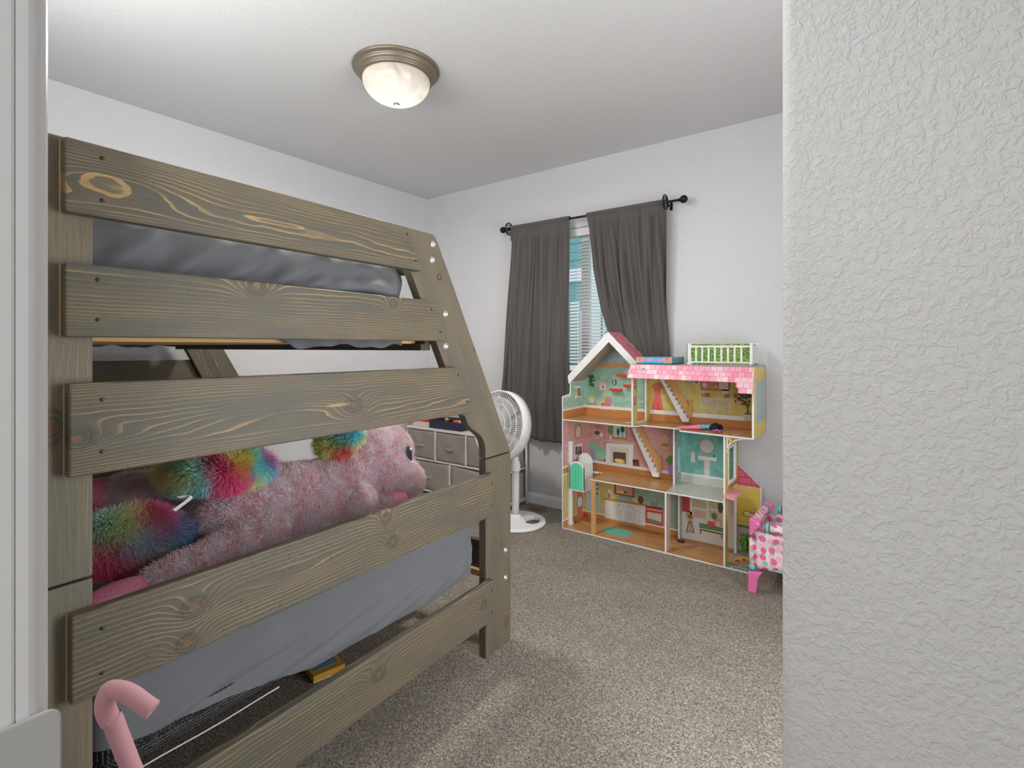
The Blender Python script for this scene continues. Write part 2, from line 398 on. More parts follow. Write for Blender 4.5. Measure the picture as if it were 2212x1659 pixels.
def rail(poly, mat, x0, x1, screws=()):
    o = prism('rail', poly, 'x', x0, x1, mat, bed, .004)
    for y, z in screws:
        bm = bmesh.new(); add_lathe(bm, [(0, .0012), (.0022, .001), (.0036, .0008), (.0042, 0), (.0042, -.003)], Matrix.Translation((x1 + .0004, y, z)) @ Matrix.Rotation(R(90), 4, 'Y'), 10)
        from_bm('screw', bm, m_screw, o)
    return o
def end_panel(kx, near=True):
    xa, xb = (kx - .038, kx)                # post thickness
    rx0, rx1 = (kx, kx + T) if near else (kx - .038 - T, kx - .038)
    y0 = .327
    R1 = [(y0, 1.5616), (1.2905, 1.5636), (1.2265, 1.705), (y0, 1.7055)]
    R2 = [(y0, 1.320), (1.4205, 1.3225), (1.362, 1.455), (1.350, 1.464), (1.338, 1.4655), (y0, 1.4635)]
    R3 = [(y0 + .006, 1.0465), (1.579, 1.0435), (1.497, 1.215), (1.487, 1.2235), (1.475, 1.2245), (y0 + .006, 1.229)]
    R4 = [(y0 + .01, .604), (1.7195, .602), (1.7195, .777), (y0 + .01, .777)]
    R5 = [(y0 + .01, .168), (1.7195, .168), (1.7195, .3335), (y0 + .01, .3335)]
    sc = lambda a, b, zl, zh, da: [(a, zl), (a, zh), (b, zl), (b - da, zh)]
    rail(R1, w_r1 if near else w_in, rx0, rx1, sc(.385, 1.262, 1.595, 1.68, .04))
    rail(R2, w_r2 if near else w_in, rx0, rx1, sc(.378, 1.385, 1.355, 1.435, .045))
    rail(R3, w_r3 if near else w_in, rx0, rx1, sc(.385, 1.535, 1.09, 1.195, .05))
    rail(R4, w_r4 if near else w_in, rx0, rx1, sc(.385, 1.700, .645, .735, 0))
    rail(R5, w_r5 if near else w_in, rx0, rx1, sc(.385, 1.700, .205, .295, 0))
    if near:
        for (z0, z1) in ((1.563, 1.704), (1.322, 1.462), (1.049, 1.226), (.607, .775)):
            box('worn_edge', xb - .0005, xb + .0035, y0 - .0012 + (.006 if z0 < 1.1 else 0) + (.004 if z0 < .7 else 0), y0 + .001 + (.006 if z0 < 1.1 else 0) + (.004 if z0 < .7 else 0), z0, z1, m_raw, bed)
    ya, yb = .205, .3795
    o = prism('post', [(ya, 0), (yb, 0), (yb, .831), (ya, .831)], 'x', xa, xb, w_post if near else w_in, bed, .004)
    o = prism('post', [(ya, .8355), (yb, .8355), (yb, 1.713), (ya, 1.713)], 'x', xa, xb, w_post if near else w_in, bed, .004)
    # lower foot post
    prism('post', [(1.699, 0), (1.882, 0), (1.882, .831), (1.699, .831)], 'x', xa, xb, w_post2 if near else w_in, bed, .004)
    # slanted upper post with ogee foot
    inner = [(1.190, 1.713), (1.2687, 1.5644), (1.4452, 1.2316), (1.533, 1.050), (1.548, 1.034), (1.566, 1.026), (1.574, 1.008), (1.584, .990), (1.604, .972), (1.640, .952), (1.668, .933), (1.686, .910), (1.697, .880), (1.699, .836)]
    outer = [(1.884, .836), (1.872, .852), (1.7324, 1.108), (1.6107, 1.3245), (1.4931, 1.5355), (1.401, 1.694), (1.392, 1.706), (1.380, 1.712), (1.366, 1.713)]
    p = prism('slanted_post', inner + outer, 'x', xa, xb, w_sl if near else w_far, bed, .004)
    if near:
        for i, (y, z) in enumerate([(1.3807, 1.6754), (1.377, 1.618), (1.4136, 1.5599), (1.4491, 1.4242), (1.4508, 1.3032), (1.841, .4088), (1.841, .2879)]):
            M = Matrix.Translation((xb, y, z)) @ Matrix.Rotation(R(90), 4, 'Y')
            bm = bmesh.new()
            if i == 2:
                add_lathe(bm, [(.012, .0006), (.0085, .0006), (.0080, -.004), (0, -.004)], M, 16)
                from_bm('bolt_hole', bm, plain((66, 48, 34), .8), p)
            else:
                add_lathe(bm, [(.0125, .0004), (.0105, .0008), (.0100, .003), (.0075, .0045), (.0045, .004), (.004, .002), (0, .002)], M, 14)
                from_bm('bolt', bm, m_steel, p)
end_panel(K, True)
KFAR = -3.30
end_panel(KFAR, False)
# long sides (x direction)
sx0, sx1 = KFAR + .0, K - .038
o = prism('side_rail', [(1.378, 1.288), (1.406, 1.288), (1.406, 1.428), (1.378, 1.428)], 'x', sx0, sx1, w_x, bed, .003)
for x in (-3.2, -3.15, -2.95, -2.6, -2.4, -2.0, -1.75, -1.6, -1.45):
    lathe('screw', [(0, .001), (.004, .0008), (.0042, 0)], m_screw, o, Matrix.Translation((x, 1.3775, 1.306)) @ Matrix.Rotation(R(90), 4, 'X'), 8)
prism('side_rail', [(.22, 1.288), (.25, 1.288), (.25, 1.428), (.22, 1.428)], 'x', sx0, sx1, w_x, bed, .003)
prism('guard_rail', [(1.29, 1.56), (1.318, 1.56), (1.318, 1.70), (1.29, 1.70)], 'x', sx0, sx1 - .002, w_x, bed, .003)
prism('side_rail', [(1.80, .30), (1.828, .30), (1.828, .44), (1.80, .44)], 'x', sx0, sx1, w_x, bed, .003)
prism('side_rail', [(.22, .30), (.25, .30), (.25, .44), (.22, .44)], 'x', sx0, sx1, w_x, bed, .003)
prism('ledger', [(1.356, 1.288), (1.378, 1.288), (1.378, 1.312), (1.356, 1.312)], 'x', sx0, sx1, w_x, bed, .002)
for i in range(13):
    x = -1.44 - i * .147
    box('bed_slat', x, x + .07, .25, 1.37, 1.3125, 1.331, m_pine, bed, .002)
    if i: box('bed_slat', x, x + .07, .25, 1.80, .318, .336, m_pine, bed, .002)
prism('ledger', [(1.778, .290), (1.80, .290), (1.80, .318), (1.778, .318)], 'x', sx0, sx1, m_pine, bed, .002)
# ------------------------------------------------------------------ mattresses and sheets
def cloth(name, rgb, rough=.85, weave=420, st=.25, k=1.3, var=.08):
    m, N, b = newmat(name, C3(*rgb, k=k), rough, 0, .2)
    b.inputs['Sheen Weight'].default_value = .15
    tc = N.new('ShaderNodeTexCoord').outputs['Object']
    n = N.noise(tc, weave, 2, .6); n2 = N.noise(tc, 6, 3, .6, .5)
    c = C3(*rgb, k=k); f = N.m('ADD', N.m('MULTIPLY', n, .5), N.m('MULTIPLY', n2, .5))
    N.l.new(N.mix(f, tuple(x * (1 - var) for x in c[:3]) + (1,), tuple(x * (1 + var) for x in c[:3]) + (1,)), b.inputs['Base Color'])
    N.l.new(N.bump(N.m('ADD', N.m('MULTIPLY', n, .3), N.noise(tc, 35, 3, .6, 1.5)), st, .004), b.inputs['Normal'])
    return m
m_sheet = cloth('grey_sheet', (122, 124, 128), .8, 420, .10, k=.82, var=.03)
m_black, N, b = newmat('black_mesh_fabric', C3(26, 26, 30), .7)
tc = N.new('ShaderNodeTexCoord').outputs['Object']
vo = N.new('ShaderNodeTexVoronoi'); N.l.new(tc, vo.inputs['Vector']); vo.inputs['Scale'].default_value = 260; vo.inputs['Randomness'].default_value = .25
N.l.new(N.ramp(vo.outputs[0], [(.22, C3(170, 168, 160)), (.38, C3(22, 22, 26))]), b.inputs['Base Color'])
m_dark = plain((28, 29, 38), .7)

def rbox(x0, x1, y0, y1, z0, z1, r, res, disp=None, hem=None):
    c = np.array([(x0 + x1) / 2, (y0 + y1) / 2, (z0 + z1) / 2]); h = np.array([x1 - x0, y1 - y0, z1 - z0]) / 2
    bm = bmesh.new(); cache = {}
    n = [max(2, int(round(2 * h[i] / res))) for i in range(3)]
    def vert(p):
        key = tuple(np.round(p, 5))
        if key in cache: return cache[key]
        q = np.clip(p, -(h - r), h - r); d = p - q; L = np.linalg.norm(d)
        nn = d / L if L > 1e-9 else np.array([0, 0, 1.])
        P = c + q + nn * r
        if disp is not None: P = P + nn * disp(P, nn)
        v = bm.verts.new(P.tolist()); cache[key] = v; return v
    for ax in range(3):
        a, b = [i for i in range(3) if i != ax]
        for sgn in (-1, 1):
            for i in range(n[a]):
                for j in range(n[b]):
                    q = []
                    for (di, dj) in ((0, 0), (1, 0), (1, 1), (0, 1)):
                        p = np.zeros(3); p[ax] = sgn * h[ax]
                        p[a] = -h[a] + 2 * h[a] * (i + di) / n[a]; p[b] = -h[b] + 2 * h[b] * (j + dj) / n[b]
                        q.append(p)
                    if hem is not None and max(c[2] + p[2] for p in q) < hem((c + sum(q) / 4)[1]): continue
                    try: bm.faces.new([vert(p) for p in q])
                    except ValueError: pass
    if hem is not None:
        for v in bm.verts:
            hz = hem(v.co.y)
            if v.co.z < hz: v.co.z = hz
    return bm
def ridge(P, segs):
    d = 0
    for (y0, za, y1, zb_, wd, amp) in segs:
        ax, az = y1 - y0, zb_ - za; L2 = ax * ax + az * az
        t = ((P[1] - y0) * ax + (P[2] - za) * az) / L2; tt = min(1, max(0, t))
        dy = P[1] - (y0 + ax * tt); dz = P[2] - (za + az * tt)
        d += amp * math.exp(-(dy * dy + dz * dz) / (wd * wd)) * (.35 + .65 * math.sin(math.pi * min(1, max(0, t))) if 0 <= t <= 1 else .35)
    return d * 1.9
up = empty('upper_mattress', (0, 0, 0), BR, 'twin mattress in a rumpled grey sheet on the upper bunk behind the rails', 'mattress')
from_bm('mattress', rbox(-3.24, -1.352, .27, 1.275, 1.333, 1.585, .05, .05), m_dark, up, True)
upf = [(.42, 1.46, .52, 1.58, .022, .014), (.52, 1.45, .66, 1.575, .02, .016), (.62, 1.44, .80, 1.57, .018, .018), (.40, 1.45, .46, 1.55, .02, .010),
       (.74, 1.44, .96, 1.575, .022, .020), (.84, 1.455, 1.0, 1.52, .016, .018), (.90, 1.462, 1.22, 1.515, .020, .028), (1.0, 1.50, 1.12, 1.57, .018, .014),
       (1.10, 1.475, 1.235, 1.483, .018, .032), (1.20, 1.49, 1.22, 1.56, .02, .016), (.95, 1.50, 1.1, 1.545, .014, -.012)]
from_bm('fitted_sheet', rbox(-3.25, -1.345, .262, 1.305, 1.255, 1.592, .055, .0115,
        lambda P, n: (ridge(P, upf) + .004 * math.sin(P[1] * 38 + P[2] * 26) + .003 * math.sin(P[1] * 71 - P[2] * 55)) * (1 if n[0] > .3 else .3) + .002 * math.sin(P[0] * 40 + P[1] * 31),
        lambda y: 1.303 + .006 * math.sin(y * 26) + .0035 * math.sin(y * 61 + 1) + (.03 * max(0, min(1, (.86 - y) / .1)))), m_sheet, up, True)
lo = empty('lower_mattress', (0, 0, 0), BR, 'full size mattress on the lower bunk, grey sheet slipping off its black mesh side', 'mattress')
from_bm('mattress', rbox(-3.24, -1.356, .40, 1.70, .337, .592, .05, .05), m_black, lo, True)
tube('piping', [(-1.353, .42 + i * .05, .342 + .002 * math.sin(i)) for i in range(9)], .002, plain((190, 190, 196), .6), lo, 6)
lof = [(.30, .36, .80, .50, .022, .010), (.70, .375, 1.20, .47, .018, .010), (1.0, .355, 1.45, .45, .014, .010), (1.15, .345, 1.55, .43, .011, .009), (1.35, .35, 1.62, .44, .012, .012), (1.5, .35, 1.66, .43, .010, .010), (.5, .41, .9, .44, .008, -.008), (1.6, .38, 1.67, .47, .012, .010), (.85, .36, 1.15, .40, .009, .008)]
def lo_hem(y): 
    return np.interp(y, [.4, .5, .60, .75, .92, 1.05, 1.25, 1.45, 1.6, 1.72], [.425, .418, .404, .386, .344, .343, .338, .330, .34, .352])
from_bm('fitted_sheet', rbox(-3.25, -1.346, .392, 1.708, .285, .602, .055, .0115,
        lambda P, n: (ridge(P, lof) + .0025 * math.sin(P[1] * 14 - P[2] * 50)) * (1 if n[0] > .3 else .4) + .0015 * math.sin(P[0] * 40 + P[1] * 31),
        lambda y: float(lo_hem(y)) + .004), m_sheet, lo, True)
tube('sheet_hem', [(-1.352, y, lo_hem(y) + .004) for y in np.linspace(.42, 1.66, 60)], .0035, m_sheet, lo, 6)

# ------------------------------------------------------------------ plush pony
def blob_at(cx, cy, r, k):
    px, py = 180 + cx * .35262, 860 + cy * .35262
    rr = ray(px, py); t = k / (rr[0] * EX[0] + rr[1] * EX[1])
    p = Vector((k, (rr[0] * EY[0] + rr[1] * EY[1]) * t, H + rr[2] * t))
    return p, r * .35262 / F_PX * t
def blob_mesh(blobs, voxel=.011, smooth=8):
    """blobs: ((p, r) or (p, r, scale)) ; overlapping balls fused into one surface"""
    bm = bmesh.new()
    for bdef in blobs:
        p, r = bdef[0], bdef[1]; sc = bdef[2] if len(bdef) > 2 else (1, 1, 1)
        M = Matrix.Translation(p) @ Matrix.Diagonal((r * sc[0], r * sc[1], r * sc[2], 1))
        bmesh.ops.create_icosphere(bm, subdivisions=3, radius=1, matrix=M)
    me = bpy.data.meshes.new('tmp'); bm.to_mesh(me); bm.free()
    o = bpy.data.objects.new('tmp', me); COL.objects.link(o)
    m = o.modifiers.new('r', 'REMESH'); m.mode = 'VOXEL'; m.voxel_size = voxel
    m = o.modifiers.new('s', 'SMOOTH'); m.iterations = smooth; m.factor = .6
    dg = bpy.context.evaluated_depsgraph_get(); dg.update()
    me2 = bpy.data.meshes.new_from_object(o.evaluated_get(dg)); bpy.data.objects.remove(o); bpy.data.meshes.remove(me)
    return me2
def chain(pts, n=6):
    out = []
    for (a, ra), (b, rb) in zip(pts, pts[1:]):
        for i in range(n): t = i / n; out.append((a.lerp(b, t), ra + (rb - ra) * t))
    out.append(pts[-1]); return out
rng = np.random.default_rng(3)
def fur(name, me, count, L, wd, colf, comb, mat, parent, jitter=.45, clump=.0, keep=None):
    me.calc_loop_triangles(); nt = len(me.loop_triangles)
    tri = np.empty(nt * 3, np.int32); me.loop_triangles.foreach_get('vertices', tri); tri = tri.reshape(-1, 3)
    co = np.empty(len(me.vertices) * 3, np.float32); me.vertices.foreach_get('co', co); co = co.reshape(-1, 3)
    A, B, Cc = co[tri[:, 0]], co[tri[:, 1]], co[tri[:, 2]]
    nrm = np.cross(B - A, Cc - A); ar = np.linalg.norm(nrm, axis=1); nrm /= ar[:, None] + 1e-12
    wgt = ar.copy()
    if keep is not None: wgt = wgt * keep((A + B + Cc) / 3, nrm)
    idx = rng.choice(nt, count, p=wgt / wgt.sum())
    u, v = rng.random(count), rng.random(count); f = u + v > 1; u[f] = 1 - u[f]; v[f] = 1 - v[f]
    P = A[idx] + (B - A)[idx] * u[:, None] + (Cc - A)[idx] * v[:, None]; Nn = nrm[idx]
    cd_ = comb(P, Nn)
    D = Nn + cd_ + rng.normal(0, jitter, (count, 3))
    if clump:
        D += clump * np.stack([np.sin(P[:, 1] * 90 + P[:, 2] * 40), np.sin(P[:, 2] * 110 + P[:, 0] * 60), np.sin(P[:, 0] * 80 + P[:, 1] * 70)], 1)
    D /= np.linalg.norm(D, axis=1)[:, None]
    side = np.cross(D, rng.normal(0, 1, (count, 3))); side /= np.linalg.norm(side, axis=1)[:, None]
    ln = L * (.6 + .6 * rng.random(count))[:, None]
    gn = np.cross(side, D); flip = np.einsum('ij,ij->i', gn, Nn) < 0; side[flip] *= -1
    V = np.empty((count, 3, 3)); V[:, 0] = P - side * wd / 2 - Nn * .001; V[:, 1] = P + side * wd / 2 - Nn * .001; V[:, 2] = P + D * ln
    m2 = bpy.data.meshes.new(name); m2.vertices.add(count * 3); m2.vertices.foreach_set('co', V.ravel().astype(np.float32))
    m2.loops.add(count * 3); m2.loops.foreach_set('vertex_index', np.arange(count * 3, dtype=np.int32))
    m2.polygons.add(count); m2.polygons.foreach_set('loop_start', np.arange(count, dtype=np.int32) * 3)
    m2.update(calc_edges=True)
    c = colf(P, rng.random(count)); cc = np.ones((count, 3, 4), np.float32); cc[:, :, :3] = c[:, None, :]
    at = m2.color_attributes.new('tint', 'FLOAT_COLOR', 'POINT'); at.data.foreach_set('color', cc.ravel())
    sn = np.repeat(Nn + .1 * D, 3, axis=0); sn /= np.linalg.norm(sn, axis=1)[:, None]
    o = link(name, m2, mat, parent); o['kind'] = 'stuff'
    return o
def tint_base(me, colf):
    n = len(me.vertices); co = np.empty(n * 3, np.float32); me.vertices.foreach_get('co', co); co = co.reshape(-1, 3)
    cc = np.ones((n, 4), np.float32); cc[:, :3] = np.clip(colf(co, np.full(n, .5)), 0, .95)
    at = me.color_attributes.new('tint', 'FLOAT_COLOR', 'POINT'); at.data.foreach_set('color', cc.ravel())
def furmat(name):
    m, N, b = newmat(name, rough=.85, spec=.12)
    a = N.new('ShaderNodeAttribute', attribute_name='tint'); N.l.new(a.outputs['Color'], b.inputs['Base Color'])
    tr = N.new('ShaderNodeBsdfTranslucent'); N.l.new(a.outputs['Color'], tr.inputs['Color'])
    mx_ = N.new('ShaderNodeMixShader'); mx_.inputs[0].default_value = .35
    out = N.n['Material Output']; N.l.new(b.outputs[0], mx_.inputs[1]); N.l.new(tr.outputs[0], mx_.inputs[2]); N.l.new(mx_.outputs[0], out.inputs['Surface'])
    return m
m_fur = furmat('plush_fur')
L3 = lambda r, g, b, k=1.25: np.array(C3(r, g, b, k)[:3])
def pinkf(P, q):
    a, b_, d = L3(252, 204, 208, 1.45), L3(236, 148, 160, 1.3), L3(255, 230, 230, 1.45)
    n = .5 + .5 * np.sin(P[:, 1] * 55 + 2 * np.sin(P[:, 2] * 47) + P[:, 0] * 30) * np.sin(P[:, 2] * 61 + P[:, 1] * 23)
    t = np.clip(.45 * n + .8 * (q - .5) + .08, 0, 1)[:, None]
    c = a * (1 - t) + b_ * t
    h = (q > .72)[:, None]; return np.where(h, d * .6 + c * .4, c)
PAL = np.array([L3(232, 70, 124), L3(240, 90, 140), L3(230, 150, 90), L3(226, 214, 110), L3(150, 206, 150), L3(96, 190, 216), L3(110, 200, 220), L3(200, 210, 110), L3(232, 130, 100), L3(238, 80, 130)])
RC = {'p': (236, 72, 130), 'm': (222, 60, 118), 'o': (232, 150, 90), 'y': (232, 220, 110), 'g': (150, 200, 120), 'c': (120, 206, 214), 'b': (92, 176, 214), 'r': (226, 90, 80), 'w': (240, 220, 205), 'd': (110, 116, 160), 'l': (170, 176, 80)}
def rainbowf(k, spec, dim=1.0, sig=.022):
    sd = np.array([tuple(blob_at(x, y, 10, k)[0]) for x, y, _ in spec]); pc = np.array([L3(*RC[c], 1.4) for _, _, c in spec])
    def f(P, q):
        D2 = (((P[:, None, :] - sd[None]) ** 2) * np.array([.15, 1, 1])).sum(2); D2 -= D2.min(1)[:, None]
        w_ = np.exp(-D2 / sig ** 2 * .6); w_ /= w_.sum(1)[:, None]
        return np.clip(((w_ @ pc) * .9 + .10) * dim * (.95 + .45 * q[:, None]), 0, .95)
    return f
front = lambda c, n: np.clip(n[:, 0] + .75, .08, 1)
pony = empty('plush_pony', (0, 0, 0), BR, 'big fluffy pink plush pony lying on the lower bunk behind the rails', 'stuffed animal')
kb = -1.72
body = []
def bl(cx, cy, r, k, sc=(1, 1, 1)): p, rr = blob_at(cx, cy, r, k); body.append((p, rr, sc))
def blc(pts): body.extend(chain([blob_at(*p) for p in pts]))
blc([(870, 745, 205, -1.72), (1060, 650, 235, -1.74), (1300, 650, 250, -1.75), (1500, 590, 215, -1.75), (1640, 480, 200, -1.76), (1740, 370, 190, -1.76)])
blc([(1740, 330, 190, -1.76), (1850, 330, 165, -1.75)])
blc([(1830, 430, 150, -1.70), (1930, 475, 120, -1.68), (1985, 500, 105, -1.68)])
blc([(1560, 760, 170, -1.70), (1640, 640, 150, -1.66)])
blc([(1080, 830, 165, -1.62), (820, 955, 112, -1.58), (600, 1040, 100, -1.55), (420, 1115, 82, -1.53)])       # near hind leg
blc([(880, 690, 150, -1.80), (600, 610, 118, -1.90), (400, 575, 125, -1.95), (250, 580, 122, -1.98)])            # far hind leg
blc([(1620, 760, 120, -1.70), (1780, 680, 75, -1.64), (1860, 645, 62, -1.62)])                                   # fore leg
me = blob_mesh(body, .012, 5)
for v in me.vertices: v.co.z = max(v.co.z, .606)
tint_base(me, pinkf)
bo = link('body', me, m_fur, pony, True)
fur('fur', me, 100000, .016, .0029, pinkf, lambda P, n: np.tile(np.array([[.1, -.35, -.5]]), (len(P), 1)), m_fur, bo, .55, .35, front)
hm = [chain([blob_at(330, 1160, 80, -1.525), blob_at(200, 1225, 105, -1.51), blob_at(60, 1290, 100, -1.50)], 4),
      chain([blob_at(150, 590, 112, -2.0), blob_at(60, 590, 100, -2.02)], 3), chain([blob_at(1890, 630, 60, -1.615), blob_at(1945, 612, 48, -1.61)], 3)]
m_satin, N, b = newmat('glitter_satin', C3(206, 96, 130), .35, 0, .5)
tc = N.new('ShaderNodeTexCoord').outputs['Object']
N.l.new(N.mix(N.ramp(N.noise(tc, 700, 1), [(.55, 0.), (.68, 1.)]), C3(204, 104, 134), C3(240, 190, 205)), b.inputs['Base Color'])
for h_ in hm: link('hoof', blob_mesh(h_, .012, 6), m_satin, pony, True)
# face: eye and brow on the head's near side
from mathutils.bvhtree import BVHTree
bvh = BVHTree.FromPolygons([v.co.copy() for v in me.vertices], [tuple(p.vertices) for p in me.polygons])
def on_body(cx, cy, off=.004):
    px, py = 180 + cx * .35262, 860 + cy * .35262
    rr = ray(px, py); d = Vector((rr[0] * EX[0] + rr[1] * EX[1], rr[0] * EY[0] + rr[1] * EY[1], rr[2])).normalized()
    h = bvh.ray_cast(Vector((0, 0, H)), d)
    if h[0] is None: return None
    return h[0] + h[1] * off, h[1]
def patch(name, cx, cy, rx, rz, rgb, off, parent, rough=.25):
    bm = bmesh.new(); hit = None
    c0 = on_body(cx, cy, off)
    if c0 is None: return
    n = 22; ring = []
    p0, nn = c0; cen = bm.verts.new(p0)
    a = Vector((0, 0, 1)); a = (a - nn * a.dot(nn)).normalized(); b2 = nn.cross(a)
    sc = .35262 / F_PX * 1.9
    last = None
    for i in range(n):
        t = 2 * math.pi * i / n
        q = p0 + a * math.sin(t) * rz * sc * 1.0 + b2 * math.cos(t) * rx * sc * 1.6
        h = bvh.find_nearest(q); ring.append(bm.verts.new(h[0] + h[1] * off * .6))
    for i in range(n): bm.faces.new((cen, ring[i], ring[(i + 1) % n]))
    return from_bm(name, bm, plain(rgb, rough, grain=0), parent, True)
patch('eye_lining', 1990, 348, 30, 66, (240, 196, 204), .0125, pony, .6)
e = patch('eye', 1988, 342, 26, 56, (38, 40, 52), .0155, pony)
patch('eye_highlight', 1992, 312, 8, 14, (240, 240, 245), .018, pony)
# mane and tail
mane = [blob_at(1640, 230, 62, -1.66), blob_at(1560, 220, 80, -1.72), blob_at(1490, 290, 55, -1.74), blob_at(1590, 300, 50, -1.70), blob_at(1500, 180, 70, -1.76)]
mm = blob_mesh(mane, .009, 4); f_ = rainbowf(-1.68, [(1470, 300, 'l'), (1490, 220, 'y'), (1550, 270, 'g'), (1580, 215, 'b'), (1640, 215, 'c'), (1590, 325, 'r'), (1665, 240, 'y'), (1515, 345, 'g'), (1530, 310, 'o')]); tint_base(mm, f_)
mo = link('mane', mm, m_fur, pony, True)
fur('mane_fur', mm, 12000, .034, .003, f_, lambda P, n: np.tile(np.array([[.1, -.5, .1]]), (len(P), 1)), m_fur, mo, .35, .3)
tail = chain([blob_at(1080, 420, 72, -1.66), blob_at(1000, 420, 95, -1.66), blob_at(870, 450, 100, -1.62), blob_at(720, 460, 88, -1.66), blob_at(600, 470, 84, -1.74), blob_at(540, 475, 60, -1.80)], 4)
tm = blob_mesh(tail, .01, 3); f_ = rainbowf(-1.64, [(520, 460, 'm'), (590, 450, 'r'), (640, 510, 'y'), (690, 440, 'c'), (700, 540, 'c'), (650, 420, 'g'), (790, 400, 'm'), (830, 480, 'p'), (850, 540, 'm'), (920, 390, 'o'), (950, 490, 'p'), (900, 350, 'y'), (1000, 340, 'g'), (1050, 380, 'c'), (1090, 420, 'b'), (1050, 480, 'y'), (1010, 430, 'c'), (1125, 350, 'p')]); tint_base(tm, f_)
to = link('tail', tm, m_fur, pony, True)
fur('tail_fur', tm, 26000, .036, .003, f_, lambda P, n: np.tile(np.array([[.15, -.35, -.35]]), (len(P), 1)), m_fur, to, .32, .3)
# care tag
tp = blob_at(640, 625, 10, -1.56)[0]
bm = bmesh.new(); lp = [(tp + Vector((.01 * math.sin(i * .5), -.026 + .030 * math.sin(i * .42), .014 - .0042 * i + .012 * math.sin(i * .42)))) for i in range(9)]
va = [(bm.verts.new(p + Vector((.004, -.005, .004))), bm.verts.new(p + Vector((-.002, .006, -.004)))) for p in lp]
for (a1, b1), (a2, b2) in zip(va, va[1:]): bm.faces.new((a1, b1, b2, a2))
from_bm('care_tag', bm, plain((225, 225, 225), .5), pony)

cush = [blob_at(330, 860, 215, -1.68), blob_at(450, 880, 185, -1.69), blob_at(180, 880, 200, -1.67), blob_at(530, 900, 140, -1.70)]
cm = blob_mesh([(p, r, (.6, 1, .95)) for p, r in cush], .014, 8)
for v in cm.vertices: v.co.z = max(v.co.z, .606)
f_ = rainbowf(-1.62, [(90, 730, 'b'), (190, 720, 'w'), (160, 830, 'g'), (300, 770, 'y'), (430, 750, 'p'), (490, 800, 'm'), (400, 870, 'b'), (560, 880, 'b'), (640, 810, 'd'), (110, 950, 'p'), (250, 990, 'm'), (320, 890, 'c'), (450, 960, 'l'), (600, 950, 'd'), (150, 1060, 'm'), (370, 1030, 'm')], .8, .035); tint_base(cm, f_)
co_ = link('fluffy_cushion', cm, m_fur, None, True); co_.rotation_euler = (0, 0, BR)
tag(co_, 'rainbow coloured fluffy cushion tucked behind the leg of the pink plush pony', 'cushion')
fur('fur', cm, 30000, .026, .0028, f_, lambda P, n: np.tile(np.array([[.1, .1, -.5]]), (len(P), 1)), m_fur, co_, .35, .3, front)
OFF = {}
_link = link
def link(name, me, mat, parent=None, smooth=False):
    o = _link(name, me, mat, parent, smooth)
    if parent is not None and parent.name in OFF: o.location = -Vector(OFF[parent.name])
    return o
def root(name, loc, label, cat, group=None):
    """thing whose parts are written in world coordinates"""
    e = empty(name, loc, 0, label, cat, group); OFF[e.name] = loc; return e
# ------------------------------------------------------------------ ceiling lamp
LX, LY = -2.073, 1.788
lamp = root('ceiling_lamp', (LX, LY, ZC), 'round brushed nickel flush ceiling lamp with a lit alabaster glass bowl', 'lamp')
m_nick, N, b = newmat('brushed_nickel', C3(128, 118, 104), .45, .7, .5)
MT = Matrix.Translation((LX, LY, 0))
lathe('pan', [(.222, ZC), (.224, ZC - .006), (.222, ZC - .011), (.214, ZC - .016), (.206, ZC - .019), (.203, ZC - .024), (.204, ZC - .029), (.198, ZC - .036), (.190, ZC - .040), (.188, ZC - .045), (.190, ZC - .049), (.184, ZC - .055), (.176, ZC - .058), (.170, ZC - .056), (.165, ZC - .03)], m_nick, lamp, MT, 72)
m_glow, N, b = newmat('lit_alabaster_glass', (1, .97, .9, 1), .25)
tc = N.new('ShaderNodeTexCoord').outputs['Object']; sp = N.new('ShaderNodeSeparateXYZ'); N.l.new(tc, sp.inputs[0])
nz = N.noise(tc, 7, 2, .5, 1.2)
zf = N.m('MULTIPLY', N.m('SUBTRACT', ZC - .05, sp.outputs[2]), 1 / .13, clamp=True)
st = N.m('ADD', N.m('ADD', .55, N.m('MULTIPLY', zf, .50)), N.m('MULTIPLY', N.m('SUBTRACT', nz, .5), .9))
b.inputs['Emission Color'].default_value = (1, .93, .80, 1)
N.l.new(N.mix(zf, (1, .86, .66, 1), (1, .96, .88, 1)), b.inputs['Emission Color']); N.l.new(st, b.inputs['Emission Strength'])
b.inputs['Base Color'].default_value = (.12, .115, .10, 1)
bp_ = [(.168, ZC - .052), (.172, ZC - .060)] + [(.172 * math.cos(R(a)), ZC - .062 - .118 * math.sin(R(a))) for a in range(6, 90, 7)] + [(0, ZC - .180)]
lathe('glass_bowl', bp_, m_glow, lamp, MT, 64)
zf_ = ZC - .180
lathe('finial', [(.004, zf_ + .004), (.015, zf_ + .001), (.016, zf_ - .004), (.012, zf_ - .008), (.006, zf_ - .012), (.007, zf_ - .016), (0, zf_ - .019)], m_nick, lamp, MT, 20)
pl = bpy.data.lights.new("bulb", "AREA"); pl.shape = "DISK"; pl.size = .20; pl.energy = 23; pl.color = (1, .955, .88)
po = bpy.data.objects.new('bulb_light', pl); COL.objects.link(po); po.location = (LX, LY, ZC - .188)

